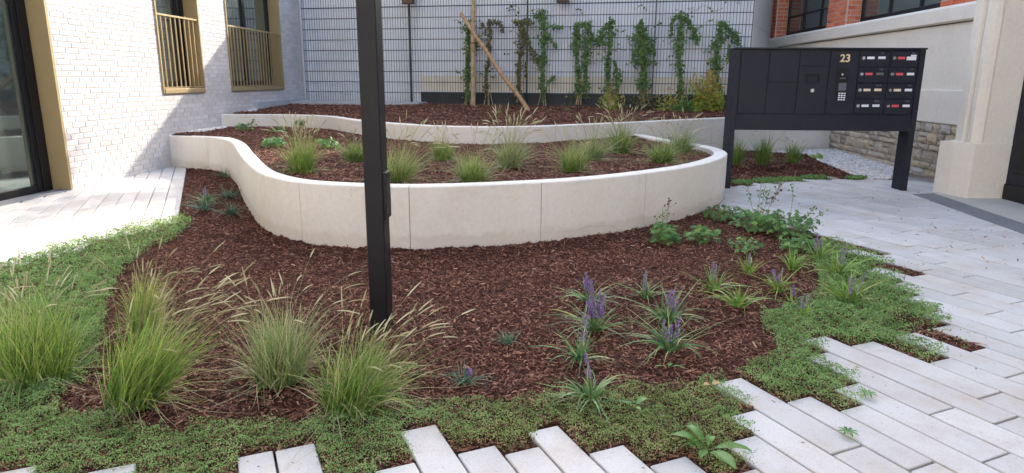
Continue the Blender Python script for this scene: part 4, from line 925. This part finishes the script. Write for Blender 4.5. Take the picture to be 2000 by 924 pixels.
# wire mesh screens: four panels
POST = [0.12, 2.95, 5.85, 8.75, LW-.02]; wires = {}
for k in range(4):
    xa, xb = POST[k]+.01, POST[k+1]-.01
    lab = ['wire mesh screen panel nearest the white brick wall', 'wire mesh screen panel behind the black post and young tree', 'wire mesh screen panel carrying the middle ivy plants', 'wire mesh screen panel at the right behind the letterboxes'][k]
    f = tag(empty('wire_mesh_panel', (A0[0], A0[1], 0)), lab, 'mesh fence', 'wire mesh screen panels on the clad wall'); f.rotation_euler = (0, 0, yaw)
    zb, zt = .86, 3.62; YW = -.10
    nz = 11
    for i in range(nz+1):
        z = 3.12-.2505*(i-2)
        for dy in (-.012, .008):
            m = MB(); rw = .011 if i == 2 else .0078; box(m, xa, xb, YW+dy-rw, YW+dy+rw, z-rw, z+rw); o = m.build('horizontal_wire', 'wire_green'); o.parent = f
    nw = int((xb-xa)/.066); me = None
    for j in range(nw+1):
        x = xa+(xb-xa)*j/nw
        if me is None:
            m = MB(); tube(m, [(0, YW-.002, zb), (0, YW-.002, zt)], .0052, 4); o = m.build('vertical_wire', 'wire_green'); me = o.data
        else: o = bpy.data.objects.new('vertical_wire', me); C.objects.link(o)
        o.parent = f; o.location = (x, 0, 0)
    m = MB(); box(m, xb, xb+.01, YW+.014, .02, zb, zt); o = m.build('support_rail', 'wire_green'); o.parent = f
# bird boxes, only their undersides reach into the picture
def loc_w(x, y, z): c_, s_ = math.cos(yaw), math.sin(yaw); return (A0[0]+x*c_-y*s_, A0[1]+x*s_+y*c_, z)
def along(px, py):
    """point on the mesh plane behind a pixel, as (distance along facade, height)"""
    d = RM@_ray((px, py)); t = ((A0[0]-0)*ND[0]+(A0[1]-0)*ND[1]+.10)/(d[0]*ND[0]+d[1]*ND[1]); p = CP+d*t
    return float((p[:2]-A0)@TD), float(p[2])
for px, py, lab in ((801, 7, 'small weathered wooden nest box hung on the mesh above the planter, left one'), (1101, 4, 'small weathered wooden nest box hung on the mesh, right one')):
    s_, z_ = along(px, py); r0 = tag(empty('nest_box', loc_w(s_, -.14, z_)), lab, 'nest box', 'nest boxes on the wire mesh'); r0.rotation_euler = (0, 0, yaw)
    for nm, a_ in (('body', (-.13, .13, -.18, .0, 0, .32)), ('roof', (-.16, .16, -.22, .02, .322, .345)), ('bottom_board', (-.14, .14, -.19, .005, -.02, -.002))):
        o = bx(nm, 'shed_wood' if nm != 'roof' else 'plinth_black', None, *a_, .003); o.parent = r0
    o = one('entrance_hole', 'frame_black', None, lambda m: tube(m, [(0, -.178, .22), (0, -.184, .22)], .025, 12)); o.parent = r0

# climbing ivy on the mesh
def ivy(paths, label, mat='ivy', dens=1., base=None):
    s0, z0 = along(*base); root = tag(empty('climbing_ivy', loc_w(s0, -.16, z0)), label, 'climbing plant', 'ivy plants climbing the wire mesh'); root.rotation_euler = (0, 0, yaw)
    st = MB(); lf = MB()
    for pts, wpx in paths:
        q = np.array([along(*p) for p in pts]); x = q[:, 0]-s0; z = q[:, 1]-z0; W_ = np.array(wpx)/76.
        seg = np.linalg.norm(np.diff(np.stack([x, z], 1), axis=0), axis=1); tot = seg.sum(); cs = np.concatenate([[0], np.cumsum(seg)])
        for k in range(2):
            ss = np.linspace(0, tot, 14); tube(st, np.stack([np.interp(ss, cs, x)+.02*np.sin(ss*9+k*2), .02+.015*np.cos(ss*7+k), np.interp(ss, cs, z)], 1), .007, 4, .5)
        n = int(np.interp(np.linspace(0, tot, 30), cs, W_).mean()*tot*1500*dens)
        ss = RNG.uniform(0, tot, n); wv = np.interp(ss, cs, W_)*np.clip(.75+.5*np.sin(ss*11+RNG.uniform(0, 6))+.3*np.sin(ss*27), .25, 1.3)
        cx = np.interp(ss, cs, x)+wv*.5*RNG.normal(0, .55, n); cz = np.interp(ss, cs, z)+RNG.normal(0, .03, n); cy = -.02+RNG.normal(0, .045, n)
        c = np.stack([cx, cy, cz], 1); L = RNG.uniform(.025, .05, n)
        nr = RNG.normal(0, .5, (n, 3))+np.array([0, -1, .45]); nr /= np.linalg.norm(nr, axis=1)[:, None]; a_ = np.cross(nr, RNG.normal(0, 1, (n, 3))); a_ /= np.linalg.norm(a_, axis=1)[:, None]; b_ = np.cross(nr, a_)
        sh = [(0, -.1), (.75, -.55), (.6, .2), (0, 1.1), (-.6, .2), (-.75, -.55)]
        v = np.stack([c+(a_*u_+b_*w_)*L[:, None]-nr*(abs(u_)*.25*L)[:, None] for u_, w_ in sh], 1)
        f = np.array([[0, 1, 2, 3], [0, 3, 4, 5]])[None]+(np.arange(n)*6)[:, None, None]
        lf.add(v.reshape(-1, 3), f.reshape(-1, 4), np.repeat(np.clip(RNG.beta(2, 2, n), 0, 1), 2))
    for k in range(4):
        x0_ = RNG.normal(0, .05); tube(st, [(x0_*2.5, -.05, -.12), (x0_*1.5, -.01, .1), (x0_*.6, .02, .4)], [.012, .009, .006], 4, .4)
    for k in range(7):
        z_ = RNG.uniform(.5, 2.); sg = RNG.choice([-1, 1]); L_ = RNG.uniform(.15, .4); tt = np.linspace(0, 1, 6); pr = np.stack([sg*L_*tt, .02+0*tt, z_+.05*np.sin(tt*5+k)+.08*tt], 1); tube(st, pr, .004, 4, .5)
        nn = 9; ii = RNG.random(nn); cc = np.stack([sg*L_*ii, -.02+RNG.normal(0, .02, nn), z_+.05*np.sin(ii*5+k)+.08*ii+RNG.normal(0, .02, nn)], 1); leaves_cloud(lf, cc[:, :2], cc[:, 2], np.full(nn, .06), RNG.random(nn), .35)
    st.build('stem', 'bark_trunk', root); lf.build('foliage', mat, root); return root
ivy([([(915, 198), (914, 150), (917, 100), (916, 40)], [14, 12, 18, 22]), ([(917, 60), (935, 75), (930, 95)], [6, 8, 4])], 'dark narrow ivy column just left of the young tree', 'ivy', 1, (915, 198))
ivy([([(953, 195), (950, 150), (957, 110), (958, 40)], [12, 5, 9, 16]), ([(958, 42), (975, 45), (985, 60)], [10, 12, 6]), ([(950, 60), (940, 45)], [6, 5])], 'thin half brown ivy right of the young tree', 'ivy_brown', .8, (953, 195))
ivy([([(1015, 190), (1014, 140), (1020, 90), (1021, 42)], [16, 7, 14, 22]), ([(1010, 45), (1030, 42), (1040, 50)], [10, 10, 5]), ([(1025, 60), (1038, 95), (1052, 125)], [10, 10, 12]), ([(1028, 120), (1030, 150)], [5, 4])], 'brown topped ivy whose side shoot reaches its green neighbour', 'ivy_brown', 1, (1015, 190))
ivy([([(1062, 198), (1061, 150), (1063, 100), (1062, 22)], [14, 10, 16, 22]), ([(1060, 30), (1042, 32)], [8, 8]), ([(1068, 52), (1100, 54)], [8, 6]), ([(1070, 160), (1085, 150)], [10, 10]), ([(1070, 70), (1088, 92)], [5, 6])], 'tall dark green ivy column in line with the leaning stake foot', 'ivy', 1.1, (1062, 198))
ivy([([(1132, 192), (1130, 150), (1126, 100), (1128, 48)], [32, 8, 12, 20]), ([(1145, 175), (1143, 130), (1148, 90), (1150, 48)], [16, 5, 26, 24]), ([(1130, 48), (1150, 50)], [14, 14]), ([(1155, 75), (1180, 85)], [14, 8])], 'twin stemmed ivy with a bushy foot', 'ivy', 1, (1135, 194))
ivy([([(1190, 196), (1187, 150), (1190, 100), (1195, 38)], [30, 10, 8, 20]), ([(1192, 45), (1178, 60), (1172, 85)], [14, 12, 12]), ([(1205, 185), (1208, 150), (1200, 118)], [14, 12, 8])], 'slender ivy with light leaves between the twin and the bulky one', 'ivy', .9, (1190, 196))
ivy([([(1256, 192), (1258, 150), (1256, 120)], [28, 14, 16]), ([(1256, 125), (1255, 90), (1252, 45)], [28, 42, 30]), ([(1240, 100), (1235, 120)], [14, 6]), ([(1270, 92), (1280, 105)], [12, 8])], 'bulkiest ivy with a wide crown in mid height', 'ivy', 1.15, (1256, 194))
ivy([([(1330, 190), (1328, 140), (1326, 100), (1331, 25)], [18, 9, 18, 18]), ([(1320, 30), (1310, 50), (1312, 72)], [8, 10, 6]), ([(1335, 35), (1352, 55), (1362, 85)], [16, 14, 8])], 'tallest light green ivy with a side shoot arching down to the right', 'ivy', 1, (1330, 192))
ivy([([(1400, 185), (1398, 130), (1400, 90), (1410, 45)], [14, 18, 20, 16]), ([(1410, 45), (1430, 65), (1440, 88)], [16, 18, 10]), ([(1398, 85), (1388, 90)], [8, 5]), ([(1425, 90), (1422, 120)], [10, 8])], 'rightmost ivy forked like a V next to the letterboxes', 'ivy', 1, (1400, 187))

# shrubs at the foot of the mesh
def shrub(px, py, z, H, rad, n, label, mat, L0=.035):
    p0 = loc_w(along(px, 190)[0]*.985, -.75, z); root = tag(empty('low_shrub', (p0[0], p0[1], z)), label, 'shrub', 'shrubs at the foot of the mesh'); st = MB(); lf = MB()
    for k in range(9):
        a_ = RNG.uniform(0, 6.28); m = rad*RNG.uniform(.1, .9); tube(st, [(0, 0, 0), (m*.4*math.cos(a_), m*.4*math.sin(a_), H*.5), (m*math.cos(a_), m*math.sin(a_), H*RNG.uniform(.6, 1))], [.008, .006, .003], 4, .5)
    a_ = RNG.uniform(0, 6.28, n); m = rad*np.sqrt(RNG.random(n))*(.75+.3*np.sin(a_*5+px)+.15*np.sin(a_*11)); z_ = H*(.1+.9*RNG.random(n)**1.1)*(.8-.5*(m/rad)**2+.25*np.sin(a_*3+px)+.2*(RNG.random(n) < .1)); c = np.stack([m*np.cos(a_), m*np.sin(a_), z_], 1)+RNG.normal(0, .02, (n, 3))
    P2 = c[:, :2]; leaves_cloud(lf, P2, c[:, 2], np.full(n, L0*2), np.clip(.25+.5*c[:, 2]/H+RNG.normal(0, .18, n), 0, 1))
    st.build('twigs', 'bark_trunk', root); lf.build('foliage', mat, root); return root
shrub(1388, 212, .76, .9, .45, 1700, 'bright yellow and red leaved shrub beside the letterboxes', 'nandina')
shrub(1208, 204, .8, .5, .32, 420, 'loose yellowish green shrub under the slender ivy', 'nandina', .028)
shrub(1268, 208, .78, .5, .34, 420, 'low mixed shrub with a few rusty leaves under the bulky ivy', 'ivy_brown', .03)
shrub(1320, 208, .78, .5, .34, 420, 'low green and amber shrub under the tallest ivy', 'nandina', .028)
shrub(1352, 214, .76, .3, .35, 700, 'small green shrub just left of the bright yellow and red one', 'herb', .028)

# young tree and its leaning stake
tb0 = gz(923, 216, .72); top = gv(925, 0, tb0)
tr = tag(empty('young_tree', (tb0[0], tb0[1], .7)), 'slim straight young tree trunk in the top bed, crown above the picture', 'tree')
m = MB(); t = np.linspace(0, 1, 22); zz = t*5.2; dxy = (top-tb0)[:2]/(top[2]-tb0[2]); rad_ = .062*(1-.45*t)+.004*np.sin(zz*9)*(RNG.random(22)-.2)
tube(m, np.stack([dxy[0]*np.minimum(zz, 2.5)+.012*np.sin(zz*2.5), dxy[1]*np.minimum(zz, 2.5)+0*zz, zz-.1], 1), rad_, 10); m.build('trunk', 'bark_trunk', tr, smooth=True)
m = MB(); lf = MB()
for k in range(14):
    a_ = RNG.uniform(0, 6.28); z0 = RNG.uniform(3.4, 4.9); L = RNG.uniform(.5, 1.0); e = np.array([math.cos(a_)*L, math.sin(a_)*L, z0+L*.8]); b = np.array([dxy[0]*2.5, dxy[1]*2.5, z0]); tube(m, [b, (b+e+np.array([b[0], b[1], 0]))/2*np.array([1, 1, 1]), e+np.array([b[0], b[1], 0])], [.018, .012, .005], 5)
    n = 260; c = e+np.array([b[0], b[1], 0])+RNG.normal(0, .22, (n, 3)); leaves_cloud(lf, c[:, :2], c[:, 2], np.full(n, .09), RNG.random(n))
m.build('limbs', 'bark_trunk', tr); lf.build('crown', 'ivy', tr)
f0 = gz(1035, 222, .73); f1 = gv(899, 27, gz(905, 216, .74)); dd = (f1-f0)
sk = tag(empty('leaning_stake', tuple(f0)), 'rough barkless wooden stake leaning left against the young tree', 'stake')
m = MB(); t = np.linspace(-.03, 1, 18); pts = dd[None]*t[:, None]; pts[:, 2] += .02*np.sin(t*9); pts[:, 0] += .012*np.sin(t*14)
tube(m, pts, .052-.012*t+.004*np.sin(t*31), 9); m.build('pole', 'wood', sk, smooth=True)
m = MB(); c = (tb0+(top-tb0)*.62)-f0; th = np.linspace(0, 6.28, 12)
for dz in (0, .025): tube(m, np.stack([c[0]+.07*np.cos(th), c[1]+.07*np.sin(th)-.03, c[2]+dz+.02*np.sin(th)], 1), .007, 4)
m.build('tie', 'shed_wood', sk)

# ------------------------------------------------------------------ red brick building on the right
XR = 5.94; XB = 6.02; XG = 6.32
rb = tag(empty('red_brick_building', (XR, 0, 0)), 'old building on the right with red brick, cream render and rough stone base', 'building')
def rp(name, mat, *a_, b=0.): return rel(bx(name, mat, None, *a_, b), rb)
def sub3(o, par): o.parent = par; return o
YS = 19.35
# windows at brick level (far jamb measured on the glass plane, near jamb on the brick plane)
w1a = gx(1535, 68, XG)[1]; w1b = gx(1613, 53, XB)[1]; w2a = gx(1679, 45, XG)[1]; w2b = gx(1836, 8, XB)[1]
W_R = [(w1b, w1a), (w2b, w2a)]; ZS = 2.56; ZT = 4.4
m = MB(); FX = XB+.014
ycuts = [(9.3, w2b), (w2a, w1b), (w1a, YS)]
for a_, b_ in ycuts: box(m, FX, 6.7, a_, b_, 2.5, 9.)
for a_, b_ in W_R: box(m, FX, 6.7, a_, b_, ZT, 9.); box(m, FX, 6.7, a_, b_, 2.5, ZS)
rel(m.build('wall', 'pale_mortar'), rb)
# far reveals face the viewer: brick courses there too
bcache = {}
def rbrick(x0, x1, y0, y1, z0, z1):
    key = (round(x1-x0, 3), round(y1-y0, 3))
    if key not in bcache:
        m = MB(); cbox(m, -(x1-x0)/2, (x1-x0)/2, -(y1-y0)/2, (y1-y0)/2, -(z1-z0)/2, (z1-z0)/2, .003); o = m.build('brick', 'red_brick', rb); bcache[key] = o
    else: o = bcache[key].copy(); C.objects.link(o)
    o.parent = rb; o.location = ((x0+x1)/2-XR, (y0+y1)/2, (z0+z1)/2)
rc = .098; nred = 0
k = 0; z = 2.555
while z < 3.75:
    for a_, b_ in ycuts:
        y = b_ if True else 0
        # header at the visible far-jamb corner: long face on the reveal
        first = .13 if k % 2 else .26
        y = a_; L_ = first
        while y < b_-.04:
            e = min(y+L_, b_)
            if nred < 290: rbrick(XB, XB+.03, y+.009, e-.009, z+.01, z+rc-.01); nred += 1
            y = e; L_ = .26
    for (a_, b_) in W_R:                   # reveal at y=b_ faces -y
        L1 = .19 if k % 2 else .09; x = XB+.032
        for (xa, xb_) in ((x, XB+L1), (XB+L1, XG)):
            if nred < 300 and xb_-xa > .03: rbrick(xa+.007, xb_-.007, b_-.012, b_+.008, z+.01, z+rc-.01); nred += 1
    z += rc; k += 1
for i, (a_, b_) in enumerate(W_R):
    wr = rel(bx('window', 'frame_black', None, XG, XG+.06, a_, b_, ZS-.0, ZS+.13, .004), rb)
    sub3(bx('frame', 'frame_black', None, XG, XG+.06, b_-.09, b_-.012, ZS+.13, ZT, .004), wr); sub3(bx('frame', 'frame_black', None, XG, XG+.06, a_, a_+.09, ZS+.13, ZT, .004), wr)
    nm = 2 if i == 0 else 2
    for j in range(1, nm+1):
        y = b_-.09-(b_-a_-.18)*j/(nm+1); sub3(bx('frame', 'frame_black', None, XG+.002, XG+.055, y-.03, y+.03, ZS+.13, ZT, .004), wr)
    for zz in (3.05, 3.6): sub3(bx('frame', 'frame_black', None, XG+.006, XG+.05, a_+.09, b_-.09, zz, zz+.035, .003), wr)
    sub3(bx('pane', 'glass', None, XG+.03, XG+.04, a_+.09, b_-.09, ZS+.13, ZT), wr)
rp('interior', 'dark_interior', XG+.5, XG+1.2, 9.5, 19, 2.4, 5)
rp('gable', 'plain_render', 6.03, 10, YS, YS+.3, 0, 9.)
# cream moulding band, render below
def ledge(m):
    y0, y1 = 9.3, YS; pr = [(XR-.02, 2.29), (XR-.06, 2.315), (XR-.06, 2.50), (XR+.02, 2.552), (XB+.06, 2.552), (XB+.06, 2.29)]
    V = [(x, y0, z) for x, z in pr]+[(x, y1, z) for x, z in pr]; n = len(pr); m.add(V, [[i, i+n, (i+1) % n+n, (i+1) % n] for i in range(n)]); m.f.append(np.array([list(range(n))])); m.r.append(np.array([.5])); m.f.append(np.array([list(range(n, 2*n))[::-1]])); m.r.append(np.array([.5]))
rel(one('moulding', 'plain_render', None, ledge), rb)
rp('upper_render', 'plain_render', XR+.01, 6.6, 9.3, YS, 1.33, 2.289)
rp('render_step', 'plain_render', XR-.03, 6.6, 9.3, YS, .83, 1.329, b=.012)
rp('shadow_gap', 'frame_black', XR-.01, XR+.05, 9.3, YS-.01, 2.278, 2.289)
# rough stone base
rp('stone_backing', 'stone_mortar', XR, 6.5, 9.3, 15.2, -.1, .829)
def stone(y0, y1, z0, z1):
    m = MB(); n1, n2 = 5, 4; g = np.zeros((n1, n2, 3)); jx = random.uniform(.02, .05)
    for i in range(n1):
        for j in range(n2):
            u_, v_ = i/(n1-1), j/(n2-1); ed = min(1, 3.2*min(u_, 1-u_)+.0)*min(1, 3.*min(v_, 1-v_)+.0)
            g[i, j] = (XR-.004-jx*(.25+.75*ed if 0 < i < n1-1 and 0 < j < n2-1 else .1)-random.uniform(0, .016), y0+(y1-y0)*u_+random.uniform(-.012, .012), z0+(z1-z0)*v_+random.uniform(-.008, .008))
    V = g.reshape(-1, 3); F = [[i*n2+j, i*n2+j+1, (i+1)*n2+j+1, (i+1)*n2+j] for i in range(n1-1) for j in range(n2-1)]; m.add(V, F)
    rim = [i*n2 for i in range(n1)]+[(n1-1)*n2+j for j in range(1, n2)]+[i*n2+n2-1 for i in range(n1-2, -1, -1)]+[j for j in range(n2-2, 0, -1)]
    Bk = V[rim].copy(); Bk[:, 0] = XR+.02; k0 = m.nv; m.v.append(Bk); m.nv += len(Bk); q = len(rim)
    m.f.append(np.array([[rim[i], rim[(i+1) % q], k0+(i+1) % q, k0+i] for i in range(q)])); m.r.append(np.full(q, .5))
    c = np.array([XR, (y0+y1)/2, (z0+z1)/2]); o = m.build('stone', 'field_stone', None, loc=tuple(c), smooth=False); rel(o, rb); return o
courses = [.0, .11, .22, .40, .50, .68, .825]
random.seed(21)
for ci in range(len(courses)-1):
    z0, z1_ = courses[ci], courses[ci+1]; y = 9.42
    while y < 14.9:
        L_ = random.uniform(.16, .42)*(1.15 if z1_-z0 > .15 else .95); e = min(y+L_, 14.95)
        if z1_-z0 > .15 and random.random() < .3:
            zm = (z0+z1_)/2+random.uniform(-.02, .02); stone(y+.009, e-.009, z0+.008, zm-.006); stone(y+.009, e-.009, zm+.006, z1_-.008)
        else: stone(y+.009, e-.009, z0+.008, z1_-.008)
        y = e
# pilaster beside the black door
base = [gz(*p)[:2] for p in [(1823, 376), (1848, 381), (1889, 388.6), (1955, 388.6)]]
pl = rel(one('pilaster', 'plain_render', None, lambda m: prism(m, [(6.0, base[0][1]+.12), (base[0][0], base[0][1]+.02), base[1], base[2], base[3]+np.array([.02, 0]), (6.0, base[3][1])][::-1], -.05, .69)), rb)
x0 = 5.33; y1_ = base[0][1]-.02; y0_ = base[2][1]+.045
sh = [(6.0, y1_+.06), (x0+.02, y1_), (x0-.01, y1_-.2), (x0+.05, y1_-.21), (x0+.05, y1_-.26), (x0+.01, y1_-.27), (x0+.0, y1_-.36), (x0+.07, y1_-.38), (x0+.17, y0_+.035), (x0+.12, y0_), (5.78, y0_+.005), (6.0, y0_+.005)]
sub3(one('shaft', 'plain_render', None, lambda m: prism(m, sh[::-1], .692, 3.6)), pl)
sub3(one('plinth_bevel', 'plain_render', None, lambda m: prism(m, [(6.0, y1_+.09), (x0-.02, y1_+.03), (x0-.045, y1_-.2), (x0-.01, y0_-.02), (5.78, y0_-.015), (6.0, y0_-.015)][::-1], .678, .7)), pl)
rp('upper_wall', 'plain_render', 5.95, 6.6, -14, 9.3, 3.6, 9.)
rp('near_wall', 'plain_render', 5.8, 6.5, -14, 6.0, -.05, 3.6)
dx = 5.80
dr_ = rel(bx('black_door', 'anthracite', None, dx, dx+.06, 6.0, base[3][1]-.0, -.04, 3.6), rb)
yy = base[3][1]-.12
for j in range(3):
    sub3(bx('door_panel', 'frame_black', None, dx-.012, dx-.001, yy-.62, yy, .35, 1.25, .006), dr_); sub3(bx('door_panel', 'frame_black', None, dx-.012, dx-.001, yy-.62, yy, 1.38, 2.9, .006), dr_); yy -= .8
sub3(bx('door_frame', 'frame_black', None, dx-.03, dx-.001, 6.0, base[3][1]-.02, -.04, .2, .004), dr_)

print('slabs', len(slabs), 'bricks', len(bricks), 'gc', NGC, 'red', nred, 'tris', sum(len(o.data.loops)-2*len(o.data.polygons) for o in C.objects if o.type == 'MESH'))
